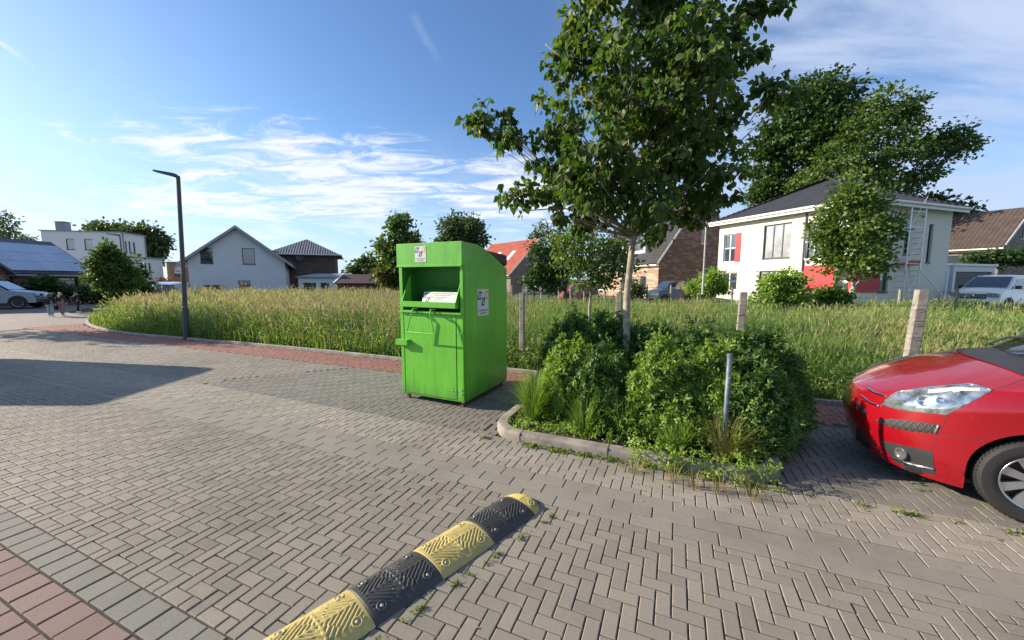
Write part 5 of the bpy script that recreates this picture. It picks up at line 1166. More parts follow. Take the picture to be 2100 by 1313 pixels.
p = at(332, 600, 33); tuft('pale feathery pampas grass between the far parked cars and the gable house', (p.x, 33, 0), 260, 1.5, 1.0, foliage('pale plume', [(.45, .42, .28), (.38, .38, .2)], .3), 91, .02, 'pampas_grass')
def litter():
    rng = np.random.default_rng(44); n = 1400; u = rng.uniform(-9, 4, n); v = np.where(rng.random(n) < .5, rng.uniform(.2, 5.4, n), 3.5 - np.abs(rng.normal(0, .25, n))); ok = np.array([not in_planter(a, b, -.02) for a, b in zip(u, v)]); u = u[ok]; v = v[ok]; n = len(u)
    P = np.stack([u * U.x + v * V.x, u * U.y + v * V.y, np.full(n, .004)], 1); T = rng.normal(size=(n, 3)); T[:, 2] *= .15; N = rng.normal(size=(n, 3)) * .35; N[:, 2] += 1
    W, F = scatter(OVAL[0], OVAL[1], P, T, N, rng.uniform(.005, .016, n) * np.where(rng.random(n) < .06, 2.2, 1))
    tag(mkobj('leaf_litter', fastmesh('leaf_litter', W, F), foliage('dry litter', [(.28, .22, .12), (.45, .42, .36), (.12, .10, .06), (.33, .30, .14)], .1)), 'sparse dry leaf crumbs and grit lying on the pavers', 'litter', None, 'stuff')
litter()

# ============================================================ FENCES, LAMPS, PEOPLE, CARS
M_conc = plain('weathered concrete post', (0.27, 0.25, 0.22), 0.9, var=.3, scale=9, bump=.4, bscale=50); M_wire = plain('dull fence wire', (0.16, 0.16, 0.15), .5, metal=.6)
def fence():
    vf = 6.82; pos = []
    for px, w in ((1071, .09), (1270, .10), (1520, .105), (1877, .125)):
        r = ray(px, 600); t = vf / (r.x * V.x + r.y * V.y); pos.append((Vector((r.x * t, r.y * t, 0)), w))
    a = pos[-1][0]; pos.append((a + U * 2.1, .12)); pos.append((a + U * 4.2, .12))
    nm = ['concrete fence post nearest the container', 'concrete fence post behind the linden trunk', 'concrete fence post above the right part of the bed', 'tall leaning concrete fence post left of the red car', 'concrete fence post behind the bonnet of the red car', 'concrete fence post beyond the right edge']
    tops = []
    for i, (p, w) in enumerate(pos):
        mb = MB(); ln = [(.0, .0), (.0, .0), (.02, 0), (.045, .01), (0, 0), (0, 0)][i]; h = (1.44, 1.45, 1.50, 1.56, 1.5, 1.5)[i]
        rows_ = []
        for k in range(9):
            z = -.1 + (h + .1) * k / 8; s = w / 2 * (1.06 - .12 * k / 8); ox, oy = ln[0] * z / h * 1.6, ln[1]
            c = s * .8; rows_.append([(ox + x, oy + y, z + (R.uniform(-.004, .004))) for x, y in ((-s, -c), (-c, -s), (c, -s), (s, -c), (s, c), (c, s), (-c, s), (-s, c))])
        mb.grid(rows_, close=True); mb.poly([(q[0] * 1, q[1], h) for q in rows_[-1]])
        for k in range(6 if i == 3 else 3):
            z = (.35 + k * .19) if i == 3 else .4 + k * .38; s = w / 2 * (1.06 - .12 * z / h) + .003; ox = ln[0] * z / h * 1.6
            mb.tube([(ox - s, -s, z - .015), (ox + s, -s, z + .01), (ox + s, s, z), (ox - s, s, z - .01), (ox - s, -s, z - .015)], .0022, 4, cap=False, mi=1)
        o = mb.build('fence_post', [M_conc, M_wire]); o.location = p; o.rotation_euler = (0, 0, math.atan2(U.y, U.x)); tag(o, nm[i], 'fence post', 'concrete posts of the near meadow fence'); tops.append(p + Vector((0, 0, h)))
    wr = MB()
    for z in (.25, .5, .75, .98, 1.2, 1.36):
        pts = [];
        for i in range(len(pos) - 1):
            a, b = pos[i][0], pos[i + 1][0]
            for k in range(6): q = a.lerp(b, k / 6); pts.append(q - V * .08 + Vector((0, 0, z - .03 * math.sin(math.pi * k / 6))))
        a0 = pos[0][0] - U * 6; wr.tube([a0 - V * .08 + Vector((0, 0, z))] + pts, .0022, 4, cap=False)
    tag(wr.build('fence_wire', M_wire, fixn=False), 'thin sagging wires strung along the near meadow fence', 'wire fence')
    # far fence along the gardens
    pts = [at(x, 600, y) for x, y in ((1050, 27), (1080, 27), (1095, 27), (1110, 26.5), (1126, 26.5), (1146, 26), (1170, 26), (1198, 25.5), (1240, 25), (1290, 24.5), (1327, 24), (1376, 23.5), (1432, 22.5), (1466, 22), (1502, 21), (1575, 19.2), (1652, 18.2), (1745, 17.3), (1846, 16.6), (1962, 15.2))]
    mb = MB(); h = 1.28; mb.tube([(0, 0, -.1), (0, 0, h)], [.065, .055], 7); src = mb.build('garden_fence_post', M_conc, smooth=False, fixn=False)
    near = ['at the left end of the far fence', 'second in the close row before the white garage door', 'third in the close row before the white garage door', 'right of the white garage door', 'below the cherry tree', 'left of the young tree', 'near the red parked car', 'right of the red parked car', 'left of the linden trunk', 'just right of the linden trunk', 'before the brick house door', 'in front of the dark parked car', 'beside the thin gray lamp post', 'left of the white house corner', 'at the left window of the white house', 'in front of the terrace shrub', 'right of the terrace shrub', 'behind the young hornbeam', 'in front of the scaffold tower', 'in front of the white van']
    for i, p in enumerate(pts):
        o = src if i == 0 else src.copy()
        if i: COL.objects.link(o)
        o.location = (p.x, p.y, 0); o.scale = (1, 1, 1.0 + .04 * math.sin(i * 3.1)); tag(o, 'thin far fence post ' + near[i], 'fence post', 'posts of the far garden fence')
    wr = MB()
    for z in (.5, .85, 1.18): wr.tube([Vector((p.x, p.y, z)) for p in pts], .006, 4, cap=False)
    tag(wr.build('garden_fence_wire', M_wire, fixn=False), 'wires of the far garden fence in front of the houses', 'wire fence')
fence()
M_lamp = plain('anthracite lamp paint', (0.045, 0.052, 0.062), .4, var=.12, scale=4)
def lamp(label, base, h, arm, r0, mat, az, group='street lamps'):
    th = thing('street_lamp', label, 'street lamp', base, az, group); b = MB(); b.tube([(0, 0, -.1), (0, 0, .9), (0, 0, .93), (0, 0, h - .05), (0, 0, h)], [r0, r0 * .97, r0 * .75, r0 * .62, r0 * .55], 14); b.build('pole', mat, th, smooth=False)
    if arm:
        a = MB(); a.prism([(-r0 * .6, -.05), (-r0 * .6, .045), (-.15, .06), (-arm * .95, .10), (-arm, .085), (-arm, .062), (-.25, -.005), (-.05, -.05)], -.07, .07, 'y', M=Matrix.Translation((0, 0, h))); hd = a.build('lamp_head', mat, th, bevel=.006)
        g = MB(); g.box(-arm * .9, -arm * .45, -.055, .055, h + .025, h + .04, 0, Matrix.Identity(4)); 
    return th
lb = gnd(383, 696); L1 = lamp('tall anthracite street lamp with short flat head at the meadow kerb', lb, 4.5, .55, .078, M_lamp, math.radians(12)); L1.rotation_euler = (0, math.radians(1.8), math.radians(12))
s = MB(); s.box(-.15, .0, -.10, -.092, 1.85, 2.03); st = s.build('notice', M_stk, L1); s = MB(); s.box(-.135, -.10, -.1015, -.1, 1.98, 2.01); s.box(-.13, -.02, -.1015, -.1, 1.90, 1.925); s.build('print', M_redp, st)
lamp('thin gray street lamp beside the street tree on the left', at(258, 600, 24), 3.5, .7, .05, M_lamp, math.radians(10))
lamp('thin pale lamp post between the brick house and the white house', at(1441, 600, 19), 3.95, .35, .055, plain('pale gray lamp paint', (.4, .4, .4), .4, metal=.3), math.radians(5))

# ---- people -------------------------------------------------------------------
def skin_mesh(name, nodes, edges, mat, parent, sub=2):
    me = bpy.data.meshes.new(name); me.from_pydata([n[0] for n in nodes], edges, []); o = mkobj(name, me, mat, parent); o.modifiers.new('skin', 'SKIN')
    for i, n in enumerate(nodes):
        r = n[1]; me.skin_vertices[0].data[i].radius = (r, r) if isinstance(r, (int, float)) else r
    me.skin_vertices[0].data[0].use_root = True; s = o.modifiers.new('sub', 'SUBSURF'); s.levels = sub; s.render_levels = sub; return o
M_skin = plain('skin', (0.45, 0.27, 0.2), .6)
def person(label, loc, H, rz, hairc, jacket, trousers, stride, arms=0.0, longhair=True, hold=0.0):
    th = thing('person', label, 'person', loc, rz, 'people walking away on the left'); k = H / 1.7
    def P(*a): return tuple(x * k for x in a)
    s = stride
    hip = .92; hands = [(-.33, -.05 + arms, .82), (.33, .05 - arms, .82)]
    nodes = [(P(0, 0, .98), .13 * k), (P(0, .01, 1.18), .125 * k), (P(0, 0, 1.38), .12 * k), (P(0, .01, 1.47), .055 * k), (P(0, .02, 1.56), .085 * k), (P(0, .02, 1.63), .08 * k),
             (P(-.17, 0, 1.40), .055 * k), (P(-.25, -.03, 1.13), .042 * k), (P(hands[0][0] * .85, hands[0][1] + .06, .88), .030 * k), (P(.17, 0, 1.40), .055 * k), (P(.25, -.03, 1.13), .042 * k), (P(hands[1][0] * .85, hands[1][1] + .06, .88), .030 * k),
             (P(-.10, 0, .90), .085 * k), (P(-.11, s * .5, .50), .055 * k), (P(-.11, s - .0, .09), .038 * k), (P(-.11, s + .15, .035), .035 * k), (P(.10, 0, .90), .085 * k), (P(.11, -s * .35, .50), .055 * k), (P(.11, -s, .10), .038 * k), (P(.12, -s + .14, .035), .035 * k)]
    edges = [(0, 1), (1, 2), (2, 3), (3, 4), (4, 5), (2, 6), (6, 7), (7, 8), (2, 9), (9, 10), (10, 11), (0, 12), (12, 13), (13, 14), (14, 15), (0, 16), (16, 17), (17, 18), (18, 19)]
    for sgn, (hx, hy, hz) in ((-1, (nodes[8][0])), (1, (nodes[11][0]))):
        wi = 8 if sgn < 0 else 11; pi = len(nodes); nodes.append(((hx + 0, hy + .01 * k, hz - .06 * k), (.026 * k, .016 * k))); edges.append((wi, pi))
        for f in range(5):
            o = (f - 1.6) * .017 * k; l = (.05, .07, .078, .07, .055)[f] * k; a = len(nodes); nodes.append(((hx + (0.0), hy + o, hz - .06 * k - l * .6), .0085 * k)); nodes.append(((hx - sgn * .012 * k, hy + o * 1.1, hz - .06 * k - l), .007 * k)); edges += [(pi, a), (a, a + 1)]
    skin_mesh('body', nodes, edges, M_skin, th, 2)
    jn = [(P(0, 0, .93), .155 * k), (P(0, .01, 1.15), .15 * k), (P(0, 0, 1.37), .14 * k), (P(0, .0, 1.46), .075 * k), (P(-.18, 0, 1.41), .075 * k), (P(-.255, -.03, 1.13), .062 * k), (P(hands[0][0] * .85, hands[0][1] + .05, .92), .05 * k), (P(.18, 0, 1.41), .075 * k), (P(.255, -.03, 1.13), .062 * k), (P(hands[1][0] * .85, hands[1][1] + .05, .92), .05 * k)]
    skin_mesh('jacket', jn, [(0, 1), (1, 2), (2, 3), (2, 4), (4, 5), (5, 6), (2, 7), (7, 8), (8, 9)], jacket, th, 2)
    tn = [(P(0, 0, .95), .135 * k), (P(-.10, 0, .86), .105 * k), (P(-.115, s * .5, .50), .092 * k), (P(-.115, s, .09), .085 * k), (P(.10, 0, .86), .105 * k), (P(.115, -s * .35, .50), .092 * k), (P(.115, -s, .11), .085 * k)]
    skin_mesh('trousers', tn, [(0, 1), (1, 2), (2, 3), (0, 4), (4, 5), (5, 6)], trousers, th, 2)
    hn = [(P(0, .0, 1.66), .085 * k), (P(0, -.035, 1.58), .095 * k)] + ([(P(0, -.07, 1.45), .07 * k), (P(-.03, -.11, 1.28), .05 * k)] if longhair else [])
    skin_mesh('hair', hn, [(i, i + 1) for i in range(len(hn) - 1)], hairc, th, 2)
    for x, y in ((-.115, s), (.115, -s)):
        b = MB(); b.box((x - .045) * k, (x + .045) * k, (y - .09) * k, (y + .17) * k, 0, .075 * k, ch=.02 * k); b.build('shoe', M_frame_w, th)
    f = MB(); f.box(-.035 * k, -.02 * k, .095 * k, .108 * k, 1.60 * k, 1.615 * k); f.box(.02 * k, .035 * k, .095 * k, .108 * k, 1.60 * k, 1.615 * k); f.build('eyes', M_ink, th)
    f = MB(); f.tube([(0, .09 * k, 1.60 * k), (0, .122 * k, 1.565 * k), (0, .10 * k, 1.555 * k)], .011 * k, 6); f.build('nose', M_skin, th); f = MB(); f.box(-.022 * k, .022 * k, .092 * k, .104 * k, 1.525 * k, 1.533 * k); f.build('mouth', flatmat('lips', (.35, .12, .1)), th)
    return th, k
c_navy = plain('navy cloth', (0.015, 0.018, 0.03), .85); c_dark = plain('black cloth', (0.012, 0.013, 0.016), .85); c_jean = plain('light denim', (0.26, 0.33, 0.40), .9, var=.2, scale=9); c_mauve = plain('mauve trousers', (0.24, 0.15, 0.16), .9)
h_blond = plain('blond hair', (0.55, 0.42, 0.22), .5); h_dark = plain('dark hair', (0.04, 0.03, 0.025), .45)
def bag(label, loc, rz, k, col, dz=.88, dy=-.25, sc=1.0):
    th = thing('backpack', label, 'backpack', loc, rz, 'school bags carried by the people'); b = MB(); b.box(-.15 * k * sc, .15 * k * sc, (dy - .07) * k, (dy + .09) * k, dz * k, (dz + .45 * sc) * k, ch=.04 * k); b.build('bag', col, th)
    b = MB(); b.box(-.11 * k * sc, .11 * k * sc, (dy - .12) * k, (dy - .07) * k, (dz + .04) * k, (dz + .22 * sc) * k, ch=.02 * k); b.build('pocket', col, th); return th
g1 = gnd(105, 649); g2 = gnd(129, 648); g3 = gnd(160, 641)
person('child with dark hair, dark jacket and wide light jeans, leftmost walker', g1, 1.06, .3, h_dark, c_dark, c_jean, .06, .05)
person('blond child in navy jacket and mauve trousers walking in the middle', g2, 1.12, .15, h_blond, c_navy, c_mauve, .14, .08)
person('small dark clothed child walking apart on the right', g3, 1.05, -.1, h_dark, c_dark, c_navy, .12, .05, False)
bag('dark backpack on the leftmost walking child', g1, .3, 1.06 / 1.7, c_navy); bag('dark school bag hanging low beside the blond child', g2 + Vector((-.28, 0, 0)), .1, 1.06 / 1.7, c_dark, .45, 0, .9); bag('dark backpack on the child walking apart', g3, -.1, .62, c_navy)

# ---- generic distant cars -------------------------------------------------------
M_tyre = plain('tyre rubber', (0.018, 0.018, 0.019), .75, bump=.3, bscale=90); M_rim = plain('alloy rim', (0.55, 0.56, 0.57), .3, metal=.9); M_blackp = plain('black plastic', (0.025, 0.026, 0.028), .55); M_chrome = plain('chrome', (0.8, 0.8, 0.8), .08, metal=1.0, var=.02)
M_cglass = glass('car glass', (0.015, 0.02, 0.02), .03); M_lampg = plain('headlamp lens', (0.34, 0.38, 0.42), .08, metal=.7, var=.75, scale=16, coat=1.0)
def wheel(parent, c, r, w, side, spokes=5, name='wheel', mr=None):
    """wheel with axis along local y; side=+1 faces -y."""
    M = Mloc(c, (1, 0, 0), (0, 0, 1), (0, -1, 0)) if side > 0 else Mloc(c, (-1, 0, 0), (0, 0, 1), (0, 1, 0))
    h = w / 2; t = MB(M); t.lathe([(r * .66, -h), (r * .9, -h), (r * .985, -h * .8), (r, -h * .4), (r, h * .4), (r * .985, h * .8), (r * .93, h), (r * .80, h * 1.04), (r * .70, h * .98), (r * .66, h * .9), (r * .66, -h)], 56); wo = t.build(name, M_tyre, parent, smooth=True, fixn=True); smooth_angle(wo, 40)
    if r > .28:
        tr = MB(M)
        for i in range(64):
            a = 2 * math.pi * i / 64; ca, sa = math.cos(a), math.sin(a)
            for zz in (h * .55, 0.0, -h * .55): tr.box(-.007, .007, r - .002, r + .003, zz - h * .22, zz + h * .22, 0, M @ Matrix.Rotation(a + (zz / h) * .03, 4, 'Z'))
        tr.build('tread', M_tyre, wo)
    rm = MB(M); rm.lathe([(r * .675, -h * .6), (r * .675, h * .86), (r * .655, h * .93), (r * .625, h * .90), (r * .60, h * .70), (r * .60, -h * .5)], 56)
    for i in range(spokes):
        a = 2 * math.pi * i / spokes; Rm = M @ Matrix.Rotation(a, 4, 'Z'); wd = r * (.085 if spokes > 6 else .12)
        rm.add([(r * .12, -wd * .75, h * .62), (r * .62, -wd * 1.25, h * .80), (r * .62, wd * 1.25, h * .80), (r * .12, wd * .75, h * .62), (r * .12, -wd * .75, h * .3), (r * .62, -wd, h * .4), (r * .62, wd, h * .4), (r * .12, wd * .75, h * .3)], [(0, 1, 2, 3), (0, 4, 5, 1), (3, 2, 6, 7), (7, 6, 5, 4)], 0, Rm)
    rm.lathe([(0, h * .74), (r * .10, h * .74), (r * .17, h * .66), (r * .19, h * .3)], 24); ro = rm.build('rim', mr or M_rim, wo); smooth_angle(ro, 30)
    bk = MB(M); bk.lathe([(0, h * .1), (r * .6, h * .1)], 32); bk.build('brake_shadow_disc' if False else 'wheel_shadow_disc', M_blackp, wo); return wo  # black disc standing in for the shadow behind the spokes
def simple_car(name, label, cat, loc, rz, prof, W, col, wins, wx, wr, lights, group='parked cars', wsh=None):
    """prof: side outline (x from front, z); body narrows towards the roof; front faces -x."""
    th = thing(name, label, cat, loc, rz, group); L = max(p[0] for p in prof); belt = .93 * max(p[1] for p in prof) * .62
    zt = max(p[1] for p in prof); n = len(prof); b = MB(); rows_ = []
    for j in range(13):
        y = -W / 2 + W * j / 12; t = abs(y) / (W / 2); row = []
        for (x, z) in prof:
            zz = z; e = (t ** 6); cx = L / 2
            if z > zt * .55: lim = (W / 2) * (1 - .22 * max(0, (z - zt * .55) / (zt * .45))); yy = y / (W / 2) * lim
            else: yy = y
            xx = cx + (x - cx) * (1 - .055 * t ** 3); row.append((xx, yy, zz - .02 * t ** 4))
        rows_.append(row)
    b.grid(rows_, close=True); b.poly(rows_[0][::-1]); b.poly(rows_[-1]); bo = b.build('body', col, th, smooth=True); smooth_angle(bo, 38)
    for y, sgn in ((-W / 2, 1), (W / 2, -1)):
        for w in wins:
            g = MB(); pts = []
            for (x, z) in w: lim = (W / 2) * (1 - .22 * max(0, (z - zt * .55) / (zt * .45))) + .012; cx = L / 2; pts.append((cx + (x - cx) * .945, -sgn * lim, z - .02))
            g.poly(pts); g.build('side_window', M_cglass, th)
        for x in wx:
            a = MB(Mloc((x, -sgn * (W / 2 - .0), wr + .02), (1, 0, 0), (0, 0, 1), (0, -sgn, 0))); a.lathe([(0, .008), (wr * 1.17, .008)], 28); a.build('wheel_arch', M_blackp, th)
            wheel(th, (x, -sgn * (W / 2 - .08), wr), wr, .2, sgn, 5)
    if wsh:
        g = MB(); (x0, z0), (x1, z1) = wsh; k0 = 1 - .22 * max(0, (z0 - zt * .55) / (zt * .45)); k1 = 1 - .22 * max(0, (z1 - zt * .55) / (zt * .45)); o = -.02
        g.quad((x0 + o, -W * .44 * k0, z0 + .02), (x0 + o, W * .44 * k0, z0 + .02), (x1 + o, W * .44 * k1, z1 + .01), (x1 + o, -W * .44 * k1, z1 + .01)); g.build('windscreen', M_cglass, th)
    for (x, y0, y1, z0, z1) in lights:
        for s in (-1, 1):
            g = MB(); ys = sorted((s * y0, s * y1)); g.box(x, x + .22, ys[0], ys[1], z0, z1, ch=.02); g.build('headlight', M_lampg, th)
    return th
suv = [(.0, .35), (0, .6), (.08, .80), (.25, .92), (1.15, 1.05), (1.85, 1.55), (2.3, 1.64), (3.4, 1.64), (4.2, 1.45), (4.45, 1.05), (4.5, .8), (4.48, .35)]
g = gnd(108, 628); simple_car('parked_car', 'metallic gray estate car parked before the bungalow on the left', 'car', (-28.1, 23.3, 0), math.pi + .5, [(a, z * 1.02) for a, z in suv], 1.8, plain('metallic gray paint', (.14, .17, .20), .3, metal=.6, coat=1), [[(1.35, 1.06), (1.95, 1.5), (2.75, 1.55), (2.75, 1.06)], [(2.82, 1.06), (2.82, 1.55), (3.5, 1.5), (3.9, 1.1)]], (.85, 3.6), .34, [(-.03, .5, .85, .72, .86)], wsh=((1.2, 1.08), (1.83, 1.56)))
p = at(1335, 600, 27); simple_car('parked_car', 'dark car with roof rails parked in front of the brick house', 'car', (p.x, 27, 0), math.radians(8), [(a * .62, z * .98) for a, z in suv], 1.7, plain('dark green paint', (.03, .035, .035), .25, coat=1), [[(.85, 1.03), (1.2, 1.44), (1.7, 1.5), (1.7, 1.03)], [(1.75, 1.03), (1.75, 1.5), (2.2, 1.45), (2.45, 1.05)]], (.6, 2.3), .3, [], wsh=((.75, 1.05), (1.12, 1.5)))
p = at(1148, 600, 30); simple_car('parked_car', 'small red car half hidden by the far hedge', 'car', (p.x, 30, 0), math.radians(5), [(a * .5, z * .82) for a, z in suv], 1.6, plain('tomato red paint', (.35, .04, .03), .3, coat=1), [[(.7, .88), (1.0, 1.2), (1.4, 1.25), (1.4, .88)]], (.5, 1.8), .28, [])
for i, (px, D, lb, cc) in enumerate(((262, 29, 'black car glinting behind the meadow beside the street tree', (.015, .016, .018)), (300, 33, 'silver car roof behind the meadow in front of the cubic building', (.3, .32, .34)))):
    p = at(px, 600, D); simple_car('parked_car', lb, 'car', (p.x, D, 0), math.radians(-20), [(a, z * .9) for a, z in suv], 1.75, plain('car paint', cc, .25, coat=1), [[(1.35, .98), (1.95, 1.38), (2.75, 1.42), (2.75, .98)], [(2.82, .98), (2.82, 1.42), (3.5, 1.38), (3.9, 1.02)]], (.85, 3.6), .32, [], wsh=((1.2, .98), (1.83, 1.4)))
vanp = [(0, .3), (-.02, .62), (.10, .92), (.32, 1.08), (.95, 1.22), (1.75, 1.82), (2.1, 1.92), (4.6, 1.92), (4.85, 1.8), (4.95, 1.0), (4.95, .3)]
def van():
    D = 20.0; p = at(1962, 600, D); rz = math.radians(16); th = simple_car('minivan', 'white minivan with roof rails parked facing the street by the garages', 'van', (24.6, 20.6, 0.0), rz, vanp, 1.93, plain('white car paint', (.80, .79, .76), .25, var=.03, coat=1), [[(1.15, 1.25), (1.75, 1.72), (2.3, 1.76), (2.3, 1.2)], [(2.38, 1.2), (2.38, 1.76), (3.4, 1.76), (3.4, 1.2)], [(3.48, 1.2), (3.48, 1.76), (4.5, 1.72), (4.6, 1.22)]], (.95, 4.0), .34, [(-.02, .55, .93, .80, .97)], group=None, wsh=((1.0, 1.25), (1.72, 1.82)))
    g = MB(); g.box(-.05, .02, -.52, .52, .68, .92, ch=.02); gr = g.build('grille', M_blackp, th); g = MB()
    for z in (.74, .80, .86): g.box(-.062, -.048, -.5, .5, z, z + .018)
    g.build('grille_bar', M_chrome, gr); g = MB(Mloc((-.065, 0, .8), (0, 1, 0), (0, 0, 1), (-1, 0, 0))); g.lathe([(.085, 0), (.10, .012), (.085, .015)], 20); g.build('badge', M_chrome, gr); g = MB(); g.box(-.05, .02, -.7, .7, .38, .52, ch=.02); g.build('air_intake', M_blackp, th)
    for y in (-.72, .72): g = MB(); g.tube([(2.1, y, 1.92), (2.3, y, 1.99), (4.3, y, 1.99), (4.5, y, 1.92)], .018, 6); g.build('roof_rail', M_blackp, th)
    for y in (-1.06, 1.06): g = MB(); g.box(1.25, 1.45, y - .09, y + .09, 1.18, 1.36, ch=.03); g.build('mirror', M_blackp, th)
van()

# ---- red car -----------------------------------------------------------------------
def red_car():
    th_ang = math.radians(CAR_ANG); h = Vector((-math.cos(th_ang), math.sin(th_ang), 0)); w = Vector((math.sin(th_ang), math.cos(th_ang), 0))
    SW = 0.98                      # front axle, metres behind the nose
    Wc = Vector(CAR_WHEEL)         # outer face of the near front wheel on the ground
    HW = 0.86; L = 4.15
    org = Wc + w * (HW - .005) + h * SW  # nose tip on the ground; local x to the rear (-h), local y towards the camera side (-w)
    th = thing('red_car', 'glossy red compact minivan parked at the right edge with its front to the planter', 'car', org, math.atan2(-h.y, -h.x))
    # local frame: x = -h (rearwards), y = left of x
    M_red = plain('metallic red car paint', (0.31, 0.004, 0.011), 0.25, metal=0.25, var=.03, scale=2, coat=1.0)
    lyy = Vector((0, 0, 1)).cross(-h); sgn = 1 if lyy.dot(w) < 0 else -1      # +sgn*y is the camera side
    def wplan(s):
        f = HW * (1 - max(0, 1 - s / 1.02) ** 2.35) ** (1 / 2.15) if s < 1.02 else HW
        if s > L - .6: f = min(f, HW * (1 - max(0, (s - L + .6) / .6) ** 2.8) ** (1 / 2.4))
        return f
    def zs(s):
        K = [(0, .685), (.12, .735), (.3, .80), (.5, .855), (.8, .915), (1.1, .965), (1.5, 1.0), (2.5, 1.04), (3.6, 1.06), (4.15, 1.0)]
        for a, b in zip(K[:-1], K[1:]):
            if s <= b[0]: t = (s - a[0]) / (b[0] - a[0]); return a[1] + (b[1] - a[1]) * t
        return K[-1][1]
    R_ = .355; RW = .30; SR = SW + 2.55
    def zl(s):
        z = .145 + .02 * max(0, 1 - s / .35)
        for c in (SW, SR):
            if abs(s - c) < R_: z = max(z, RW + .005 + math.sqrt(max(0, R_ * R_ - (s - c) ** 2)) * 1.0)
        return z
    def nose(z):      # forward offset of the front contour by height
        t = (z - .45) / .5
        return .03 + .19 * max(0, t) ** 1.7 + .20 * max(0, -t) ** 1.5 + (.0)
    def tuck(z, z1):
        t = 1.0; 
        if z < .35: t -= .035 * ((.35 - z) / .16) ** 1.5
        d = z1 - z
        if d < .16: t -= .055 * ((.16 - d) / .16) ** 2
        return t
    def Sp(s, z, side):
        z1 = zs(s); nf = math.exp(-(s / .42) ** 1.5); return (s + nose(z) * nf, side * sgn * wplan(s) * tuck(z, z1), z)
    st = [0.0]
    s_ = 0.0; ss = sorted(set([round(.92 * (i / 46) ** 1.9, 5) for i in range(47)] + [round(.92 + i * .03, 4) for i in range(1, int((L - .92) / .03))] + [L - .001] + [c + d for c in (SW, SR) for d in (-R_ - .0005, -R_ + .0005, R_ - .0005, R_ + .0005)] + [c + R_ * math.cos(math.radians(a)) for c in (SW, SR) for a in range(3, 180, 4)]))
    NZ = 26; b = MB(); rows_ = []
    for s in ss:
        z0, z1 = zl(s), zs(s); row = []
        for k in range(NZ + 1): t = k / NZ; row.append(Sp(s, z0 + (z1 - z0) * t, 1))
        rows_.append(row)
    rows2 = [[(p[0], -p[1], p[2]) for p in r] for r in rows_]
    b.grid(rows_); b.grid([r[::-1] for r in rows2])
    # bonnet and deck
    def crown(s): 
        t = min(1, s / .9); return .012 + .135 * t ** .8 * (1 if s < 1.0 else 1.0)
    NE = 24; deck = []
    for s in ss:
        z1 = zs(s); e = Sp(s, z1, 1); row = []
        for k in range(-NE, NE + 1):
            q = k / NE; row.append((e[0], e[1] * q, z1 + crown(s) * (1 - abs(q) ** 2.4) - (.012 * max(0, .5 - abs(q)) if s < 1 else 0)))
        deck.append(row)
    b.grid(deck)
    body = b.build('body', M_red, th, smooth=True, weld=True); smooth_angle(body, 55)
    bm = bmesh.new(); bm.from_mesh(body.data); bpy.context.view_layer.update(); mw = th.matrix_world.copy()
    ang = math.atan2(-h.y, -h.x); mw = Matrix.Translation(org) @ Matrix.Rotation(ang, 4, 'Z'); inv = mw.inverted(); bvh = BVHTree.FromBMesh(bm); eye = inv @ Vector((0, 0, CAMH)); rot = inv.to_3x3()
    bm.free()
    def hit(px, py, off=.004):
        d = (rot @ ray(px, py)).normalized(); r = bvh.ray_cast(eye, d, 20)
        if r[0] is None: return None
        n = r[1];
        if n.dot(d) > 0: n = -n
        return r[0] + n * off
    def lerp_line(pts, n):
        out = []; tot = [0]
        for a, c in zip(pts[:-1], pts[1:]): tot.append(tot[-1] + math.hypot(c[0] - a[0], c[1] - a[1]))
        for i in range(n + 1):
            t = tot[-1] * i / n
            for k in range(len(pts) - 1):
                if t <= tot[k + 1] + 1e-9: f = (t - tot[k]) / max(1e-9, tot[k + 1] - tot[k]); out.append((pts[k][0] + (pts[k + 1][0] - pts[k][0]) * f, pts[k][1] + (pts[k + 1][1] - pts[k][1]) * f)); break
        return out
    def patch(name, up, lo, mat, off=.005, nx=26, ny=7, mirror=True, parent=None, depth=None):
        A = lerp_line(up, nx); B = lerp_line(lo, nx); g = MB(); rr = []
        for j in range(ny + 1):
            t = j / ny; row = []
            for a, c in zip(A, B):
                ed = min(t, 1 - t) * 2; o = off * (0.35 + .65 * min(1, ed * 3)); q = hit(a[0] + (c[0] - a[0]) * t, a[1] + (c[1] - a[1]) * t, o); row.append(q)
            rr.append(row)
        if any(q is None for r in rr for q in r):
            flatl = [q for r in rr for q in r if q is not None]
            if not flatl: return None
            rr = [[q if q is not None else min(flatl, key=lambda z: 0) for q in r] for r in rr]
            for r in rr:
                pass
            last = None
            for i, r in enumerate(rr):
                for j2 in range(len(r)):
                    pass
        g.grid(rr); o = g.build(name, mat, parent or th, smooth=True, fixn=False)
        if mirror:
            g = MB(); g.grid([[(q[0], -q[1], q[2]) for q in r] for r in rr]); g.build(name, mat, parent or th, smooth=True, fixn=False)
        return o
    def stripe(name, pts, wd, mat, off=.004, n=24, parent=None, mirror=True):
        P_ = [hit(x, y, off) for x, y in lerp_line(pts, n)]; P_ = [q for q in P_ if q is not None]
        if len(P_) < 2: return
        for s2 in ((1, -1) if mirror else (1,)):
            g = MB(); g.tube([(q[0], q[1] * s2, q[2]) for q in P_], wd, 6); g.build(name, mat, parent or th, smooth=True, fixn=False)
    D_ = CAR_DETAIL
    hl = patch('headlight', D_['hl_up'], D_['hl_lo'], M_lampg, .008, 30, 9)
    stripe('headlight_trim', D_['hl_up'], .004, M_chrome, .009); 
    patch('indicator', [(1905, 800), (1960, 794), (2010, 797)], [(1905, 808), (1960, 805), (2010, 804)], plain('amber white lens', (.75, .68, .5), .15, coat=1), .012, 16, 3)
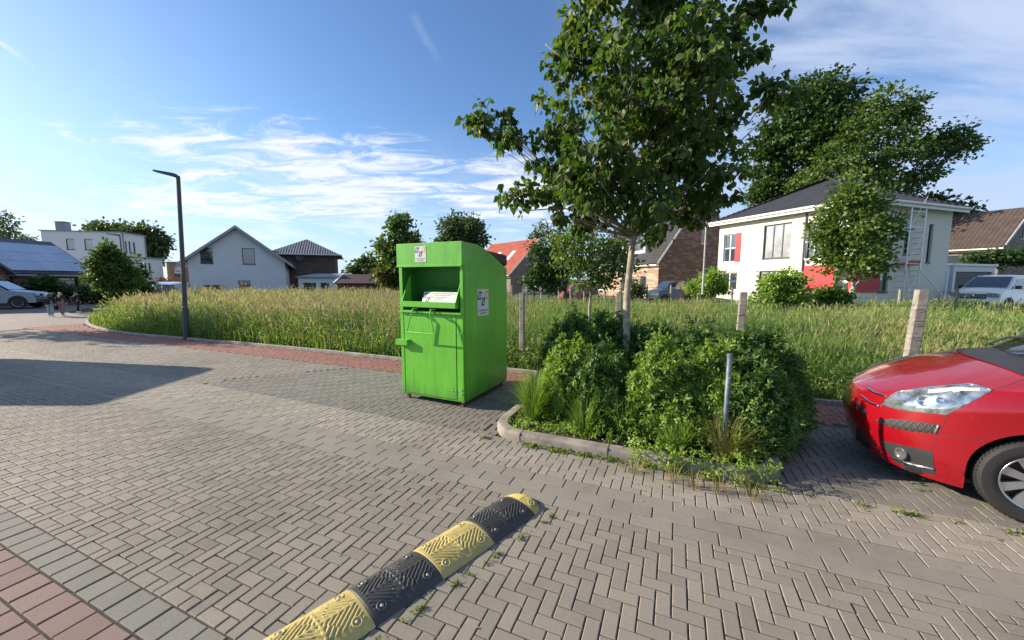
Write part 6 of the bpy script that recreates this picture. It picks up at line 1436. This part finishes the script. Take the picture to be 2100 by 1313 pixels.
    for cx, cy, r in D_['bulbs']:
        q = hit(cx, cy, .006)
        if q is not None:
            for s2 in (1, -1):
                nrm = (eye - q).normalized(); nrm = Vector((nrm.x, nrm.y * s2, nrm.z)); qq = Vector((q[0], q[1] * s2, q[2])); ex = nrm.orthogonal().normalized(); m_ = MB(Mloc(qq, ex, nrm.cross(ex), nrm)); m_.lathe([(r, .0), (r * 1.05, .010), (r * .9, .013), (r * .75, .004), (0, .006)], 20); m_.build('projector_lens', M_chrome, th, smooth=True)
    patch('side_grille', D_['sg_up'], D_['sg_lo'], M_blackp, .003, 20, 3)
    for k in range(9):
        t = k / 9; a = lerp_line(D_['sg_up'], 18); c = lerp_line(D_['sg_lo'], 18); i = int(t * 17)
        stripe('grille_mesh', [a[i], c[min(18, i + 2)]], .0022, M_mesh, .006, 3); stripe('grille_mesh', [c[i], a[min(18, i + 2)]], .0022, M_mesh, .006, 3)
    stripe('grille_trim', D_['sg_end'], .007, M_rim, .005, 4)
    fo = patch('fog_lamp_bezel', D_['fg_up'], D_['fg_lo'], M_bezel, .003, 16, 6)
    q = hit(*D_['fog'], .006)
    if q is not None:
        for s2 in (1, -1):
            nn = Vector((-.8, .55 * sgn * s2, 0)).normalized(); ex = Vector((0, 0, 1)); qq = Vector((q[0], q[1] * s2, q[2])); m_ = MB(Mloc(qq, ex, nn.cross(ex), nn)); m_.lathe([(.046, -.005), (.048, .012), (.040, .016), (.034, .004), (0, .008)], 24); m_.build('fog_lamp', M_fog, th, smooth=True)
    stripe('chrome_strip', D_['strip'], .0065, M_chrome, .006)
    patch('upper_grille', D_['ug_up'], D_['ug_lo'], M_blackp, .003, 10, 4, mirror=False); patch('lower_grille', D_['lg_up'], D_['lg_lo'], M_blackp, .003, 10, 4, mirror=False)
    stripe('chevron', D_['chev1'], .011, M_chrome, .005, mirror=True); stripe('chevron', D_['chev2'], .011, M_chrome, .005, mirror=True)
    for sm in D_['seams']: stripe('panel_gap', sm, .0022, M_blackp, -.0005)
    # cowl, greenhouse
    def dk(s, q, dz=0.0):
        e = Sp(s, zs(s), 1); return Vector((e[0], e[1] * q, zs(s) + crown(s) * (1 - abs(q) ** 2.4) + dz))
    # black cowl below the windscreen
    g = MB(); rr = []
    for i in range(9):
        t = i / 8; rr.append([dk(COWL[0] + .22 * abs(q) ** 2 + t * (COWL[1] - COWL[0] - .12 * abs(q)), q, .006) for q in [k / 12 * .93 for k in range(-12, 13)]])
    g.grid(rr); g.build('cowl', M_blackp, th, smooth=True)
    zr = 1.60
    def ws(t, q):   # windscreen surface
        a = dk(COWL[1] - .06 + .22 * q * q, q * .93, .012); e = Vector((COWL[1] + 1.0 + .10 * q * q, sgn * .60 * q, zr - .05 * q * q)); m_ = a.lerp(e, t); m_.z += .10 * math.sin(math.pi * t) * (1 - .3 * q * q); m_.x -= .03 * math.sin(math.pi * t); return m_
    g = MB(); g.grid([[ws(i / 12, k / 10) for k in range(-10, 11)] for i in range(13)]); g.build('windscreen', M_cglass, th, smooth=True)
    g = MB(); g.grid([[(COWL[1] + 1.0 + .10 * (k / 10) ** 2 + i * .19, .60 * k / 10 * (1 - .002 * i), zr - .05 * (k / 10) ** 2 + .06 * math.sin(math.pi * min(1, i / 8)) - .00 * i) for k in range(-10, 11)] for i in range(12)]); g.build('roof', M_red, th, smooth=True)
    xr = COWL[1] + 1.0 + 11 * .19
    g = MB(); g.quad((xr, -.58, zr - .05), (xr, .58, zr - .05), (L - .05, .68, 1.1), (L - .05, -.68, 1.1)); g.build('rear_window', M_cglass, th)
    for s2 in (1, -1):
        g = MB(); top = [(COWL[1] + 1.05 + i * .23, s2 * .60, zr - .06) for i in range(10)]; bot = [(COWL[1] + .12 + i * (L - .25 - COWL[1] - .12) / 9, s2 * (wplan(COWL[1] + .12 + i * (L - .25 - COWL[1] - .12) / 9) - .045), zs(COWL[1] + .1 + i * .3)) for i in range(10)]; g.grid([bot, top]); g.build('side_window', M_cglass, th, smooth=True)
        g = MB(); pts = [ws(i / 10, s2 * sgn * 1.0 * sgn) for i in range(11)]; g.tube([(p.x, abs(p.y) * s2, p.z) for p in pts], .028, 8); g.build('pillar', M_red, th, smooth=True)
        for i in (3.2, 6.6): t = i / 9; g = MB(); a = Vector(bot[int(i)]).lerp(Vector(bot[int(i) + 1]), i % 1); c = Vector(top[int(i)]).lerp(Vector(top[int(i) + 1]), i % 1); g.tube([a, c], .03, 6); g.build('pillar', M_blackp, th)
        m_ = MB(); cx = COWL[1] + .42; m_.box(cx, cx + .12, s2 * .86 - .01, s2 * .86 + .17 * s2 if s2 > 0 else s2 * .86 + .01, .98, 1.12, ch=.02) if s2 > 0 else m_.box(cx, cx + .12, -1.03, -.85, .98, 1.12, ch=.02); m_.build('mirror', M_red, th)
        # wheel wells and wheels
        for c in (SW, SR):
            wl = MB(); rw_ = R_ - .002; ya, yb_ = s2 * (HW - .05), s2 * (HW - .60); A_ = [math.radians(-8 + 196 * q / 30) for q in range(31)]
            wl.grid([[(c + rw_ * math.cos(t), yy, RW + rw_ * math.sin(t)) for t in A_] for yy in (ya, yb_)]); wl.poly([(c + rw_ * math.cos(t), yb_, RW + rw_ * math.sin(t)) for t in A_]); wl.build('wheel_well', M_blackp, th, smooth=False)
            wheel(th, (c, s2 * (HW - .105), RW), RW, .19, 1 if s2 < 0 else -1, 9)
    for k in range(2):
        a = dk(COWL[1] - .10, -.1 * sgn + .45 * k * sgn, .03); bq = ws(.10, 0.78 * 1) if False else dk(COWL[1] - .02 + .16, (.82 - .1 * k), .05); g = MB(); a = dk(COWL[1] - .08, .15 + .0 * k - .5 * k, .03); bq = ws(.14, .85 - .8 * k) + Vector((-.02, 0, .02)); g.tube([a, a.lerp(bq, .5) + Vector((0, 0, .03)), bq], .009, 6); g.build('wiper', M_blackp, th)
    u = MB(); u.box(.35, L - .3, -.7, .7, .17, .2); u.build('underbody', M_blackp, th)
CAR_ANG = 34.0; CAR_WHEEL = (3.60, 2.47, 0); COWL = (.78, 1.06)
M_fog = plain('smoked fog lamp lens', (.09, .09, .095), .12, coat=1.0)
M_mesh = plain('grille mesh gray', (.10, .10, .10), .4); M_bezel = plain('dark gray bezel', (.035, .037, .04), .35)
CAR_DETAIL = dict(
    hl_up=[(1808, 829), (1838, 806), (1900, 796), (1985, 789), (2012, 793), (2033, 802)], hl_lo=[(1808, 831), (1850, 842), (1900, 847), (1942, 851), (1985, 828), (2033, 803)],
    bulbs=[(1895, 823, .036), (1928, 821, .022)],
    sg_up=[(1798, 861), (1830, 859), (1880, 865), (1925, 871)], sg_lo=[(1798, 863), (1825, 876), (1870, 885), (1918, 889)], sg_end=[(1925, 872), (1917, 889)],
    fg_up=[(1805, 903), (1850, 913), (1912, 926)], fg_lo=[(1835, 947), (1870, 962), (1918, 975)], fog=(1850, 930), strip=[(1828, 938), (1870, 952), (1916, 962)],
    ug_up=[(1757, 818), (1765, 832), (1777, 842)], ug_lo=[(1757, 830), (1765, 845), (1777, 852)], lg_up=[(1757, 875), (1770, 882), (1784, 905)], lg_lo=[(1755, 900), (1768, 920), (1788, 930)],
    chev1=[(1780, 797), (1795, 806), (1820, 814)], chev2=[(1768, 812), (1785, 826), (1804, 833)],
    seams=[[(2035, 800), (2060, 792), (2099, 778)], [(1942, 852), (1935, 870), (1925, 892), (1910, 923)], [(1922, 893), (1980, 898), (2045, 911)]])
red_car()

def storage():
    A, ex, X = WG; p = A + ex * X(440) + Vector((.2, -1.6, 0)); th = thing('garden_box', 'dark garden storage box against the white gable house', 'storage box', p, math.atan2(ex.y, ex.x)); m = plain('dark brown slats', (.05, .04, .04), .7)
    b = MB()
    for i in range(6): b.box(0, 1.25, 0, .6, .04 + i * .17, .19 + i * .17, ch=.01)
    b.build('crate', m, th); b = MB(); b.box(-.05, 1.3, -.05, .65, 1.05, 1.12, ch=.015); b.build('lid', m, th)
storage()
